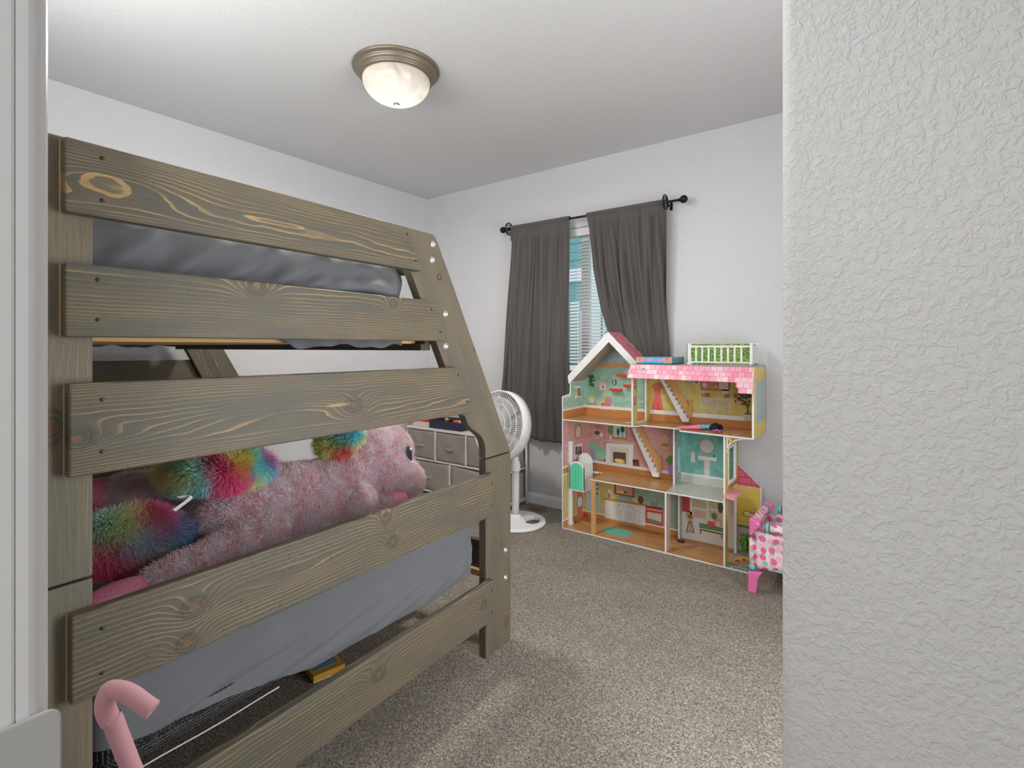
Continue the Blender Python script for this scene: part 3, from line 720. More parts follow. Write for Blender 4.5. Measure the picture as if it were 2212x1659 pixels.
# ------------------------------------------------------------------ curtain rod and curtains
m_iron = plain((34, 32, 40), .35, .4, grain=0)
YR, ZR = 3.452, 2.296
rod = root('curtain_rod', (-1.88, YR, ZR), 'black iron curtain rod with ball finials and scroll discs above the window', 'curtain rod')
tube('pole', [(-2.635, YR, ZR), (-1.135, YR, ZR)], .0085, m_iron, rod, 12)
for sx, x in ((-1, -2.645), (1, -1.122)):
    Mx = Matrix.Translation((x, YR, ZR)) @ Matrix.Rotation(R(90 * sx), 4, 'Y')
    lathe('finial', [(.009, -.03), (.012, -.026), (.012, -.022), (.009, -.020)] + [(.027 * math.sin(R(a)), -.027 * math.cos(R(a)) + .004) for a in range(20, 181, 16)], m_iron, rod, Mx, 20)
for x in (-2.585, -1.243):
    Mx = Matrix.Translation((x, YR, ZR)) @ Matrix.Rotation(R(90), 4, 'Y')
    bm = bmesh.new()
    for rr, tr in ((.050, .005), (.038, .0025)):
        add_tube(bm, [Mx @ Vector((rr * math.cos(2 * math.pi * i / 30), rr * math.sin(2 * math.pi * i / 30), 0)) for i in range(31)], tr, 6)
    for q in range(4):   # scrolls
        a0 = q * math.pi / 2 + .4
        add_tube(bm, [Mx @ Vector((math.cos(a0 + t * 2.2) * (.012 + .026 * t), math.sin(a0 + t * 2.2) * (.012 + .026 * t), 0)) for t in [i / 8 for i in range(9)]], .003, 6)
    add_tube(bm, [Mx @ Vector((0, 0, -.006)), Mx @ Vector((0, 0, .006))], .014, 12)
    from_bm('scroll_disc', bm, m_iron, rod)
    tube('bracket', [(x + .012, YR, ZR - .012), (x + .012, YR + .05, ZR - .016), (x + .012, YB, ZR - .01)], .006, m_iron, rod, 8)
    box('wall_plate', x + .002, x + .022, YB - .004, YB + .0, ZR - .04, ZR + .02, m_iron, rod, .002)
m_curt = cloth('charcoal_curtain', (90, 86, 84), .85, 500, .3, k=1.2, var=.14)
def curtain(name, label, edge, z1, z0f, folds, ybase, amp, seed, nx=150, nz=80):
    r_ = random.Random(seed)
    fd = [((i_ + r_.uniform(.2, .8)) / folds, r_.uniform(.012, .030), r_.uniform(.45, 1.2)) for i_ in range(folds)]
    ph = [r_.uniform(0, 6.3) for _ in range(6)]
    bm = bmesh.new(); g = []
    for j in range(nz + 1):
        v = j / nz; row = []
        for i in range(nx + 1):
            u = i / nx; z0 = z0f(u); z = z1 + (z0 - z1) * v
            xl, xr = edge(z); x = xl + (xr - xl) * u
            f = 0
            for (c, wd, am) in fd:
                cc = c + .035 * math.sin(v * 3 + c * 20)
                f += am * math.exp(-((u - cc) / wd) ** 2)
            f = math.tanh(f * 1.1)
            top = math.exp(-max(0, v) * 14)
            ruff = .5 * math.sin(u * 150 + ph[0]) + .5 * math.sin(u * 97 + ph[1])
            yb = ybase(z)
            y = yb - amp(z) * (f - .45) * (1 - .75 * top) - .004 * math.sin(u * 40 + v * 5 + ph[2]) * (1 - top) + .0035 * ruff * top
            zz = z + (.004 * ruff if j == 0 else 0)
            row.append(bm.verts.new((x + .004 * math.sin(u * 31 + v * 9 + ph[3]), y, zz)))
        g.append(row)
    for j in range(nz):
        for i in range(nx): bm.faces.new((g[j][i], g[j + 1][i], g[j + 1][i + 1], g[j][i + 1]))
    xl, xr = edge(z1)
    e = root(name, ((xl + xr) / 2, YR, z1), label, 'curtain')
    o = from_bm('panel', bm, m_curt, e, True)
    m = o.modifiers.new('s', 'SOLIDIFY'); m.thickness = .0022
    # rod pocket: gathered sleeve round the rod
    bm = bmesh.new(); n = 90; ring0 = None
    rings = []
    for i in range(n + 1):
        x = xl + (xr - xl) * i / n; rr = .0145 + .0028 * math.sin(i * 2.1 + seed) * math.sin(i * .7)
        rings.append([bm.verts.new((x, YR + rr * math.cos(t), ZR + .004 + rr * 1.25 * math.sin(t))) for t in [2 * math.pi * k / 12 for k in range(12)]])
    for A, B in zip(rings, rings[1:]):
        for k in range(12): bm.faces.new((A[k], A[(k + 1) % 12], B[(k + 1) % 12], B[k]))
    from_bm('rod_pocket', bm, m_curt, e, True)
    # stitched hem
    return e
itp = lambda xs, ys: (lambda z: float(np.interp(z, xs, ys)))
lL = itp([.5, .94, 1.6, 2.3], [-2.70, -2.675, -2.62, -2.562]); lR = itp([.5, 1.2, 2.3], [-1.985, -2.0, -1.998])
curtain('curtain', 'dark grey curtain hanging straight on the left side of the window', lambda z: (lL(z), lR(z)), ZR - .006, lambda u: .543 + .052 / (1 + math.exp((u - .42) * 26)), 11,
        lambda z: 3.452 if z < 2.2 else 3.444, lambda z: .046 if z < 2.2 else .014, 5)
rL = itp([.95, 1.1, 1.25, 1.4, 1.6, 1.9, 2.3], [-1.50, -1.54, -1.63, -1.705, -1.76, -1.815, -1.85]); rR = itp([.9, 1.27, 2.3], [-1.232, -1.236, -1.236])
curtain('curtain', 'dark grey curtain right of the window, pulled aside behind the doll house roof', lambda z: (rL(z), rR(z)), ZR - .006, lambda u: .93, 14,
        itp([.9, 1.43, 1.7, 2.2, 2.3], [3.508, 3.506, 3.48, 3.455, 3.444]), itp([.9, 1.43, 1.7, 2.2, 2.3], [.024, .024, .05, .044, .014]), 13)

# ------------------------------------------------------------------ fabric drawer unit
m_fab = cloth('taupe_drawer_fabric', (150, 143, 134), .9, 300, .3, k=1.25, var=.14)
m_fab2 = cloth('taupe_pull_fabric', (158, 152, 142), .9, 300, .3, k=1.25, var=.1)
DX0, DX1, DY0, DY1, DZ = -3.56, -2.435, 3.20, 3.50, .575
du = root('fabric_drawer_unit', (-3.0, 3.35, 0), 'low white framed chest with taupe fabric drawers standing in the far corner', 'drawer unit')
for x in (DX0, DX1):
    for y in (DY0 + .01, DY1 - .01):
        tube('leg', [(x, y, 0), (x, y, DZ - .01)], .0095, M_WHITE, du, 8)
for x in (DX0, DX1):
    for z in (.05, .30, DZ - .02): tube('cross_bar', [(x, DY0 + .01, z), (x, DY1 - .01, z)], .007, M_WHITE, du, 8)
    tube('cross_bar', [(x, DY0 + .02, .52), (x, DY1 - .02, .33)], .003, M_WHITE, du, 6)
box('top_board', DX0 - .012, DX1 + .012, DY0 - .008, DY1 + .005, DZ - .010, DZ + .006, M_WHITE, du, .002)
for z in (.03, .302):
    box('shelf_rail', DX0, DX1, DY0 - .004, DY0 + .012, z - .007, z + .007, M_WHITE, du, .001)
    box('shelf_board', DX0, DX1, DY0 + .012, DY1 - .01, z - .002, z + .002, M_WHITE, du)
for x in (-3.203, -2.846): box('divider', x - .008, x + .008, DY0 - .004, DY1 - .02, .302, DZ - .01, M_WHITE, du, .001)
box('divider', -3.038, -3.022, DY0 - .004, DY1 - .02, .03, .302, M_WHITE, du, .001)
def drawer(x0, x1, z0, z1, sag, side=False):
    bm = bmesh.new(); n = 12; g = []
    for j in range(n + 1):
        row = []
        for i in range(n + 1):
            u, v = i / n, j / n
            d = .008 * math.sin(math.pi * u) * math.sin(math.pi * v) + .003 * math.sin(u * 9 + v * 7 + x0 * 30)
            zt_ = z1 - sag * (u if side else math.sin(math.pi * u))
            row.append(bm.verts.new((x0 + (x1 - x0) * u, DY0 - .004 - d, z0 + (zt_ - z0) * v)))
        g.append(row)
    for j in range(n):
        for i in range(n): bm.faces.new((g[j][i], g[j][i + 1], g[j + 1][i + 1], g[j + 1][i]))
    ring = [g[0][i] for i in range(n + 1)] + [g[j][n] for j in range(1, n + 1)] + [g[n][i] for i in range(n - 1, -1, -1)] + [g[j][0] for j in range(n - 1, 0, -1)]
    back = [bm.verts.new((v.co.x, DY1 - .03, v.co.z)) for v in ring]
    for i in range(len(ring)): bm.faces.new((ring[i], back[i], back[(i + 1) % len(ring)], ring[(i + 1) % len(ring)]))
    d = from_bm('drawer', bm, m_fab, du, True)
    cx, cz = (x0 + x1) / 2, z0 + (z1 - z0) * .5
    bm = bmesh.new(); hw = .058
    pts = [(-hw, 0), (-hw * .6, -.014), (0, -.018), (hw * .6, -.014), (hw, 0)]
    for (a, da), (b_, db) in zip(pts, pts[1:]):
        vs = [bm.verts.new((cx + a, DY0 - .012 + da, cz + .013 + da * .3)), bm.verts.new((cx + b_, DY0 - .012 + db, cz + .013 + db * .3)), bm.verts.new((cx + b_, DY0 - .012 + db, cz - .011 + db * .3)), bm.verts.new((cx + a, DY0 - .012 + da, cz - .011 + da * .3))]
        bm.faces.new(vs)
    h_ = from_bm('pull', bm, m_fab2, d); mo_ = h_.modifiers.new('s', 'SOLIDIFY'); mo_.thickness = .002
for a, b_ in ((-3.55, -3.212), (-3.194, -2.855), (-2.837, -2.446)): drawer(a + .004, b_ - .004, .312, .558, .004)
drawer(-3.546, -3.042, .04, .287, .006); drawer(-3.018, -2.45, .04, .287, .03, True)
# bins on the chest
rb = tag(box('storage_box', -3.55, -3.325, 3.24, 3.42, DZ + .052, DZ + .115, plain((226, 62, 40), .4), None, .006), 'bright red box stacked on a pale pink box on the white framed drawer chest', 'box')
rb2 = tag(box('storage_box', -3.53, -3.325, 3.235, 3.43, DZ + .006, DZ + .052, plain((235, 190, 190), .5), None, .006), 'pale pink box under the bright red box on the drawer chest', 'box')
nb = root('toy_bin', (-3.1, 3.35, DZ + .006), 'navy blue open fabric bin full of small toys on the drawer chest', 'bin')
mn = cloth('navy_fabric', (50, 52, 72), .8, 200, .3)
bz0, bz1 = DZ + .006, DZ + .078
for nm, a in (('front_wall', (-3.31, -2.93, 3.235, 3.243)), ('back_wall', (-3.31, -2.93, 3.46, 3.468)), ('side_wall', (-3.31, -3.302, 3.243, 3.46)), ('side_wall', (-2.938, -2.93, 3.243, 3.46)), ('bottom', (-3.302, -2.938, 3.243, 3.46))):
    box(nm, a[0], a[1], a[2], a[3], bz0, bz1 if nm != 'bottom' else bz0 + .004, mn, nb, .002)
def toyblob(label, x, z, r, rgb, sc=(1, 1, 1), y=3.29, name='toy', metal=0):
    me_ = blob_mesh([(Vector((x, y, z)), r, sc), (Vector((x + r * .7, y + r * .2, z - r * .2)), r * .7, sc)], r * .22, 3)
    return tag(_link(name, me_, plain(rgb, .35, metal, grain=0), None, True), label, 'toy')
toyblob('small shiny gold toy on top of the navy toy bin', -3.15, bz1 + .006, .022, (190, 150, 70), metal=.5)
toyblob('black toy poking out of the navy bin beside the orange one', -3.10, bz1 + .004, .024, (34, 34, 38))
toyblob('bright orange toy lying on top of the navy bin', -3.035, bz1 - .002, .028, (240, 96, 36), (1.3, 1, .6))
toyblob('white toy at the right end of the navy toy bin', -2.97, bz1 - .002, .030, (225, 225, 230))

# ------------------------------------------------------------------ floor register
fv = root('floor_vent', (-2.275, 3.385, 0), 'brown slotted floor vent in the carpet beside the fan base', 'vent')
mv = plain((132, 112, 92), .5, .2)
bm = bmesh.new()
for a in ((-2.352, -2.20, 3.332, 3.342), (-2.352, -2.20, 3.425, 3.435), (-2.352, -2.342, 3.342, 3.425), (-2.21, -2.20, 3.342, 3.425)): add_box(bm, *a, .001, .009)
from_bm('rim', bm, mv, fv)
box('duct_shade', -2.342, -2.21, 3.342, 3.425, .0005, .0015, plain((30, 26, 22), .9), fv)  # flat dark sheet, puts the shade of the hollow under the louvres
ls = None
for i in range(11):
    if ls is None: ls = box('louvre', -2.340, -2.336, 3.342, 3.425, .002, .008, mv, fv); l0 = ls.location.copy()
    else:
        c = copy_of(ls, fv); c.location = l0 + Vector((i * .0125, 0, 0))

# ------------------------------------------------------------------ pedestal fan
FX, FY = -2.235, 3.065
fan = root('pedestal_fan', (FX, FY, 0), 'white pedestal fan with round wire grille beside the bunk bed and dark curtain', 'fan')
MF = Matrix.Translation((FX, FY, 0))
# base: dome with a carrying hole towards the right
bm = bmesh.new(); n = 64; rr_ = [(.222, .0), (.225, .006), (.221, .016), (.205, .026)]
hd = Vector((c_, s_, 0)) * .9 + Vector((s_, -c_, 0)) * .25; ha = math.atan2(hd.y, hd.x)
def dome(x, y):
    r0 = math.hypot(x, y); return .026 + .040 * max(0, 1 - r0 / .205) ** 1.3
hole_c = Vector((math.cos(ha), math.sin(ha), 0)) * .128
def in_hole(x, y):
    dx, dy = x - hole_c.x, y - hole_c.y
    a = dx * math.cos(ha) + dy * math.sin(ha); b2 = -dx * math.sin(ha) + dy * math.cos(ha)
    return (a / .056) ** 2 + (b2 / .085) ** 2 < 1
grid = {}; nr = 40
for i in range(nr + 1):
    for k in range(n):
        r0 = .205 * i / nr; t = 2 * math.pi * k / n
        grid[i, k] = (r0 * math.cos(t), r0 * math.sin(t))
vt, vb = {}, {}
def gv(d, i, k, top):
    if (i, k) not in d:
        x, y = grid[i, k]; d[i, k] = bm.verts.new((x, y, dome(x, y) if top else .004))
    return d[i, k]
inc = {}
for i in range(nr):
    for k in range(n):
        x = sum(grid[a][0] for a in ((i, k), (i + 1, k), (i + 1, (k + 1) % n), (i, (k + 1) % n))) / 4
        y = sum(grid[a][1] for a in ((i, k), (i + 1, k), (i + 1, (k + 1) % n), (i, (k + 1) % n))) / 4
        inc[i, k] = not in_hole(x, y)
for (i, k), ok in inc.items():
    if not ok: continue
    k2 = (k + 1) % n
    for d, top in ((vt, 1), (vb, 0)):
        f = bm.faces.new([gv(d, i, k, top), gv(d, i + 1, k, top), gv(d, i + 1, k2, top), gv(d, i, k2, top)]); f.smooth = True
    for (ni, nk, e1, e2) in ((i - 1, k, (i, k), (i, k2)), (i + 1, k, (i + 1, k), (i + 1, k2)), (i, (k - 1) % n, (i, k), (i + 1, k)), (i, k2, (i, k2), (i + 1, k2))):
        if (ni, nk) in inc and not inc[ni, nk] and i > 0:
            bm.faces.new([gv(vt, *e1, 1), gv(vt, *e2, 1), gv(vb, *e2, 0), gv(vb, *e1, 0)])
bmesh.ops.remove_doubles(bm, verts=bm.verts, dist=1e-5)
bmesh.ops.transform(bm, matrix=MF, verts=bm.verts)
base_o = from_bm('base', bm, M_WHITE, fan)
lathe('base_rim', [(.200, .002), (.222, .002), (.226, .008), (.222, .018), (.205, .0265), (.198, .026)], M_WHITE, fan, MF, 64)
tube('pole', [(FX, FY, .055), (FX, FY, .40)], .0265, M_WHITE, fan, 20)
lathe('collar', [(.034, .385), (.036, .39), (.036, .425), (.030, .45), (.024, .47), (.022, .49), (0, .49)], M_WHITE, fan, MF, 24)
lathe('pole_foot', [(.045, .05), (.040, .062), (.028, .068)], M_WHITE, fan, MF, 24)
na = R(-97); nv = Vector((math.cos(na), math.sin(na), .16)).normalized()
HC = Vector((FX, FY, .745)) + Vector((nv.x, nv.y, 0)) * .19
a_ = Vector((0, 0, 1)).cross(nv).normalized(); b_ = nv.cross(a_)
MH = Matrix((( a_.x, b_.x, nv.x, HC.x), (a_.y, b_.y, nv.y, HC.y), (a_.z, b_.z, nv.z, HC.z), (0, 0, 0, 1)))
tube('neck', [(FX, FY, .46), (FX, FY, .66), tuple(MH @ Vector((0, 0, -.17)))], [.022, .022, .03], M_WHITE, fan, 14)
lathe('motor_housing', [(0, -.24), (.03, -.236), (.055, -.21), (.062, -.15), (.06, -.105), (.045, -.09), (0, -.09)], plain((186, 188, 192), .4, grain=0), fan, MH, 28)  # greyer than the white fan: shade inside the cage put into colour
bm = bmesh.new()
for q in range(5):
    a0 = q * 2 * math.pi / 5; g = []
    for i in range(9):
        rr0 = .03 + .165 * i / 8; row = []
        for j in range(6):
            t = a0 + (j / 5 - .5) * (.55 + .55 * i / 8)
            row.append(bm.verts.new((rr0 * math.cos(t), rr0 * math.sin(t), -.055 + (j / 5 - .5) * .035)))
        g.append(row)
    for i in range(8):
        for j in range(5): bm.faces.new((g[i][j], g[i + 1][j], g[i + 1][j + 1], g[i][j + 1])).smooth = True
bmesh.ops.transform(bm, matrix=MH, verts=bm.verts)
from_bm('blade_rotor', bm, plain((176, 178, 184), .3, grain=0), fan)  # rotor greyed as well, the cage's inner shade is in its colour
GR = .240
def grille(name, zc, bulge, rings, nw):
    bm = bmesh.new()
    prof = lambda r0: zc + bulge * (1 - (r0 / GR) ** 2.4)
    for r0, tr in rings:
        add_tube(bm, [MH @ Vector((r0 * math.cos(2 * math.pi * i / 64), r0 * math.sin(2 * math.pi * i / 64), prof(r0))) for i in range(65)], tr, 5)
    for k in range(nw):
        t = 2 * math.pi * k / nw
        add_tube(bm, [MH @ Vector((r0 * math.cos(t + (r0 - .05) * .8), r0 * math.sin(t + (r0 - .05) * .8), prof(r0))) for r0 in (.05, .10, .15, .2, .225, GR)], .0019, 4, False)
    return from_bm(name, bm, M_WHITE, fan)
grille('front_grille', 0.0, .035, ((.05, .003), (.10, .0028), (.15, .0028), (.195, .0028), (GR, .004)), 84)
grille('rear_grille', -.075, -.045, ((.06, .003), (.12, .002), (.18, .002), (GR, .004)), 80)
lathe('grille_band', [(GR - .004, -.084), (GR + .007, -.084), (GR + .008, -.045), (GR + .008, .004), (GR - .004, .004), (GR - .006, -.04), (GR - .004, -.084)], M_WHITE, fan, MH, 72)
lathe('centre_badge', [(0, .046), (.03, .045), (.048, .038), (.052, .032), (.05, .028)], M_WHITE, fan, MH, 32)
# ------------------------------------------------------------------ doll house
dh = root('doll_house', (-1.34, 3.32, 0), 'three-storey toy doll house with pink shingle roof and open furnished rooms under the window', 'doll house')
W_ = plain((232, 230, 226), .45, grain=0)
def wallp(name, rgb, rgb2=None, sc=25, k=1.02):
    m, N, b = newmat(name, rough=.35, spec=.4)
    tc = N.new('ShaderNodeTexCoord').outputs['Object']
    r2 = rgb2 or tuple(min(255, x + 14) for x in rgb)
    N.l.new(N.mix(N.ramp(N.noise(tc, sc, 3, .6), [(.4, 0.), (.6, 1.)]), C3(*rgb, k=k), C3(*r2, k=k)), b.inputs['Base Color'])
    return m
p_mint = wallp('mint_wallpaper', (158, 200, 182), (176, 214, 196)); p_pink = wallp('pink_wallpaper', (216, 160, 154), (226, 176, 170))
p_yel = wallp('yellow_wallpaper', (208, 190, 110), (220, 204, 136)); p_teal = wallp('teal_wallpaper', (118, 184, 174), (138, 198, 188))
p_kit = wallp('kitchen_wallpaper', (150, 176, 160), (164, 188, 170)); p_grey = wallp('sky_print', (150, 168, 172), (206, 220, 224), 6)
p_ext = wallp('yellow_siding', (222, 196, 84), (232, 208, 104), 8)
p_red = plain((188, 92, 92), .4); p_wains = plain((206, 204, 200), .4)
def brickmat(name, c1, c2, mortar, bw, rh, plane='z', off=.5, ms=.004, rough=.3, k=1.1):
    m, N, b = newmat(name, rough=rough, spec=.5)
    tc = N.new('ShaderNodeTexCoord').outputs['Object']; sp = N.new('ShaderNodeSeparateXYZ'); N.l.new(tc, sp.inputs[0]); X, Y, Z = sp.outputs
    vec = {'z': N.comb(X, Y, 0.), 'y': N.comb(X, Z, 0.), 'x': N.comb(Y, Z, 0.)}[plane]
    t = N.new('ShaderNodeTexBrick'); t.offset = off; N.l.new(vec, t.inputs['Vector'])
    t.inputs['Scale'].default_value = 1; t.inputs['Brick Width'].default_value = bw; t.inputs['Row Height'].default_value = rh
    t.inputs['Mortar Size'].default_value = ms; t.inputs['Bias'].default_value = 0
    t.inputs['Color1'].default_value = C3(*c1, k=k); t.inputs['Color2'].default_value = C3(*c2, k=k); t.inputs['Mortar'].default_value = C3(*mortar, k=k)
    n = N.noise(N.comb(N.m('MULTIPLY', X, 8), N.m('MULTIPLY', Y, 90), N.m('MULTIPLY', Z, 90)), 1, 3)
    N.l.new(N.mix(N.m('MULTIPLY', n, .35), t.outputs[0], C3(*[int(x * .75) for x in c1], k=k)), b.inputs['Base Color'])
    return m
p_floor = brickmat('printed_floorboards', (186, 132, 78), (206, 156, 100), (150, 100, 58), .16, .021, ms=.0008)
p_tile = brickmat('printed_tiles', (186, 190, 182), (206, 208, 200), (222, 224, 218), .05, .035, ms=.0025, rough=.25)
p_patio = brickmat('printed_paving', (128, 138, 134), (150, 160, 154), (206, 208, 200), .075, .05, ms=.003)
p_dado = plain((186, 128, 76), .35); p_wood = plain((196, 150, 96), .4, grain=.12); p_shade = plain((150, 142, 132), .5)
YBK = 3.466
B_ = lambda n, x0, x1, y0, y1, z0, z1, m, b=0, par=None: box(n, x0, x1, y0, y1, z0, z1, m, par or dh, b)
# back panel
sil = [(-1.893, 0), (-1.893, 1.09), (-1.585, 1.398), (-1.378, 1.19), (-.62, 1.19), (-.62, .778), (-.782, .778), (-.782, .560), (-.643, .432), (-.648, 0)]
prism('back_panel', sil, 'y', 3.470, 3.478, W_, dh)
def paper(n, x0, x1, z0, z1, m): return B_(n, x0, x1, YBK, 3.4698, z0, z1, m)
paper('wallpaper', -1.885, -1.60, .06, .383, p_yel); paper('wallpaper', -1.60, -1.142, .06, .383, p_kit)
paper('wallpaper', -1.134, -.79, .16, .383, p_wains); paper('wallpaper', -1.885, -1.149, .45, .778, p_pink)
paper('wallpaper', -1.141, -.79, .455, .778, p_teal); paper('wallpaper', -1.885, -1.368, .862, 1.155, p_mint); paper('wallpaper', -1.360, -.628, .862, 1.182, p_yel)
prism('gable_print', [(-1.80, 1.178), (-1.40, 1.178), (-1.585, 1.372)], 'y', YBK, 3.4698, p_grey, dh)
B_('beam', -1.86, -1.38, 3.460, 3.4698, 1.152, 1.18, p_wood, .001)
for (x0, x1, z0, z1) in ((-1.885, -1.142, .012, .05), (-1.885, -1.149, .391, .43), (-1.885, -1.368, .786, .842), (-1.36, -.628, .786, .835)): paper('floor_print', x0, x1, z0, z1, p_dado)
paper('floor_print', -1.141, -.79, .391, .44, p_tile); paper('wainscot', -1.134, -.79, .012, .16, p_wains)
for (x0, x1, z0, z1) in ((-1.885, -1.142, .050, .060), (-1.885, -1.149, .43, .45), (-1.141, -.79, .44, .455), (-1.885, -1.368, .842, .862), (-1.36, -.628, .835, .862)): B_('skirting_print', x0, x1, 3.463, 3.4698, z0, z1, W_)
# floors
def slab(n, poly, z, m):
    o = prism(n, poly, 'z', z - .0085, z - .0006, W_, dh); prism('floor_print', poly if False else [(x + (0), y + .0015 if y < 3.3 else y) for x, y in poly], 'z', z - .0006, z, m, o).location = (0, 0, 0)
    return o
slab('floor_panel', [(-1.893, 3.16), (-.786, 3.16), (-.786, 3.478), (-1.893, 3.478)], .0105, p_floor)
slab('patio_panel', [(-.786, 3.16), (-.612, 3.16), (-.612, 3.478), (-.786, 3.478)], .0105, p_patio)
slab('floor_panel', [(-1.667, 3.16), (-1.1375, 3.16), (-1.145, 3.335), (-1.145, 3.466), (-1.885, 3.466), (-1.885, 3.372), (-1.70, 3.372), (-1.667, 3.36)], .391, p_floor)
slab('floor_panel', [(-1.137, 3.16), (-.790, 3.16), (-.790, 3.466), (-1.145, 3.466), (-1.145, 3.335)], .391, p_tile)
slab('floor_panel', [(-1.885, 3.16), (-1.344, 3.16), (-1.322, 3.235), (-1.06, 3.235), (-1.05, 3.16), (-.628, 3.13), (-.628, 3.466), (-1.885, 3.466)], .786, p_floor)
rp = B_('roof_panel', -1.372, -.620, 3.175, 3.478, 1.182, 1.190, plain((150, 160, 158), .35, grain=0))
# outer left wall with stepped top
lw = [(3.16, 0), (3.16, .940), (3.166, .948), (3.18, .951), (3.255, .958), (3.266, .964), (3.270, .975), (3.270, 1.05), (3.478, 1.05), (3.478, 0)]
prism('side_wall', lw, 'x', -1.893, -1.885, W_, dh, .001)
lwi = lambda z0, z1, m, y0=3.1615, y1=3.466: B_('wallpaper', -1.885, -1.8838, y0, y1, z0, z1, m)
lwi(.0105, .05, p_dado); lwi(.06, .382, p_yel); lwi(.391, .43, p_dado); lwi(.445, .777, p_pink); lwi(.786, .842, p_dado); lwi(.856, .938, p_mint); lwi(.938, 1.04, p_mint, 3.272)
# columns and partitions
def part(n, x0, x1, y0, y1, z0, z1, m):
    o = B_(n, x0, x1, y0 + .003, y1, z0, z1, m)
    B_('edge_trim', x0 - .001, x1 + .001, y0, y0 + .003, z0, z1, W_); return o
part('partition', -1.364, -1.356, 3.16, 3.235, .786, 1.12, p_yel); part('partition', -1.368, -1.360, 3.40, 3.466, .786, 1.182, p_yel)
B_('door_sill', -1.366, -1.362, 3.235, 3.40, .786, .800, W_); B_('door_rail', -1.366, -1.362, 3.235, 3.40, .925, .933, W_)
part('partition', -1.149, -1.141, 3.335, 3.466, .391, .778, wallp('curtain_print', (136, 170, 168), (170, 190, 186), 40))
part('partition', -1.1415, -1.1335, 3.16, 3.235, .0105, .383, plain((190, 160, 152), .4)); part('partition', -1.1415, -1.1335, 3.41, 3.466, .0105, .383, plain((168, 176, 180), .4))
B_('pillar', -1.6625, -1.634, 3.163, 3.19, .0105, .3825, p_wood, .002)
# right walls
part('side_wall', -.790, -.782, 3.16, 3.235, .0105, .7775, p_ext)
B_('side_wall', -.790, -.782, 3.235, 3.42, .40, .47, p_ext); B_('side_wall', -.790, -.782, 3.235, 3.42, .70, .7775, p_ext)
part('side_wall', -.790, -.782, 3.42, 3.478, .0105, .7775, p_ext)
bm = bmesh.new()
for a in ((3.235, 3.247, .47, .70), (3.408, 3.42, .47, .70), (3.247, 3.408, .47, .482), (3.247, 3.408, .688, .70)): add_box(bm, -.793, -.779, *a)
from_bm('window_frame', bm, W_, dh)
B_('window_box', -.782, -.770, 3.235, 3.42, .452, .472, plain((150, 118, 88), .5), .001)
B_('door_post', -.789, -.775, 3.405, 3.420, .0105, .40, W_)
prism('awning', [(-.782, .428), (-.782, .438), (-.722, .430), (-.722, .418), (-.730, .418)], 'y', 3.12, 3.33, plain((224, 150, 160), .4), dh, .001)
B_('third_floor_wall', -.628, -.620, 3.13, 3.478, .778, 1.182, p_ext); B_('edge_trim', -.629, -.619, 3.127, 3.130, .778, 1.135, W_)
B_('window_print', -.620, -.6188, 3.20, 3.43, .86, 1.10, plain((150, 170, 180), .2, grain=.2))
# curved bracket under the bay
bk = [(-.770 + .11 * (1 - math.cos(R(a))), .690 + .078 * math.sin(R(a)) ** 1.0) for a in range(0, 91, 10)]
bm = bmesh.new(); add_prism(bm, bk + [(x, z + .007) if i < 0 else (x - .002, z + .008) for i, (x, z) in list(enumerate(bk))[::-1]], 'y', 3.162, 3.168); add_box(bm, -.774, -.768, 3.162, 3.168, .68, .777); add_box(bm, -.768, -.64, 3.162, 3.168, .772, .777)
add_prism(bm, [(-.768, .775), (-.768, .768), (-.742, .742), (-.738, .747)], 'y', 3.162, 3.168)
from_bm('bracket', bm, W_, dh)
# annex print behind the patio
prism('annex_wall', [(-.782, .012), (-.782, .42), (-.650, .42), (-.650, .012)], 'y', 3.4665, 3.4699, p_ext, dh)
for z in (.20, .245, .29, .335, .38): B_('siding_line', -.782, -.650, 3.4655, 3.4668, z, z + .003, plain((196, 164, 70), .5))
prism('annex_roof', [(-.782, .425), (-.782, .556), (-.647, .433), (-.650, .425)], 'y', 3.4655, 3.4699, brickmat('annex_roof_print', (226, 118, 140), (216, 100, 126), (190, 70, 100), .07, .04, 'y', ms=.003), dh)
B_('plinth', -.782, -.650, 3.4655, 3.4699, .012, .165, plain((168, 168, 170), .5)); B_('plinth_cap', -.782, -.650, 3.462, 3.4699, .163, .175, plain((110, 110, 116), .5))
gm = wallp('printed_leaves', (70, 110, 40), (150, 190, 90), 90)
prism('bush_print', [(-.77 + .1 * (.5 + .5 * math.cos(R(a))) + .012 * math.sin(a * 1.7), .07 + .065 * math.sin(R(a)) + .008 * math.sin(a * 2.3)) for a in range(0, 360, 12)], 'y', 3.4635, 3.4655, gm, dh)
# gable roof
yg0, yg1 = 3.262, 3.478
pk, ea, rb_ = (-1.582, 1.4077), (-1.903, 1.0905), (-1.370, 1.199)
def off(p, d, q): return (p[0] + d[0] * q, p[1] + d[1] * q)
prism('gable_fascia', [pk, ea, (-1.895, 1.030), (-1.575, 1.336)], 'y', yg0 - .004, yg0, W_, dh, .001)
prism('gable_fascia', [pk, (-1.575, 1.336), (-1.4080, 1.1745), (-1.372, 1.1745), rb_], 'y', yg0 - .004, yg0, W_, dh, .001)
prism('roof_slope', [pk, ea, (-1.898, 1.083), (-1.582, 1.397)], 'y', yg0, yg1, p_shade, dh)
rs = prism('roof_slope', [(pk[0], pk[1] - .004), (rb_[0], rb_[1] - .004), (rb_[0] - .006, rb_[1] - .010), (pk[0], pk[1] - .014)], 'y', yg0, yg1, W_, dh)
prism('soffit', [(-1.885, 1.045), (-1.885, 1.082), (-1.582, 1.392), (-1.576, 1.340)], 'y', yg0 + .001, yg1 - .02, p_shade, dh)
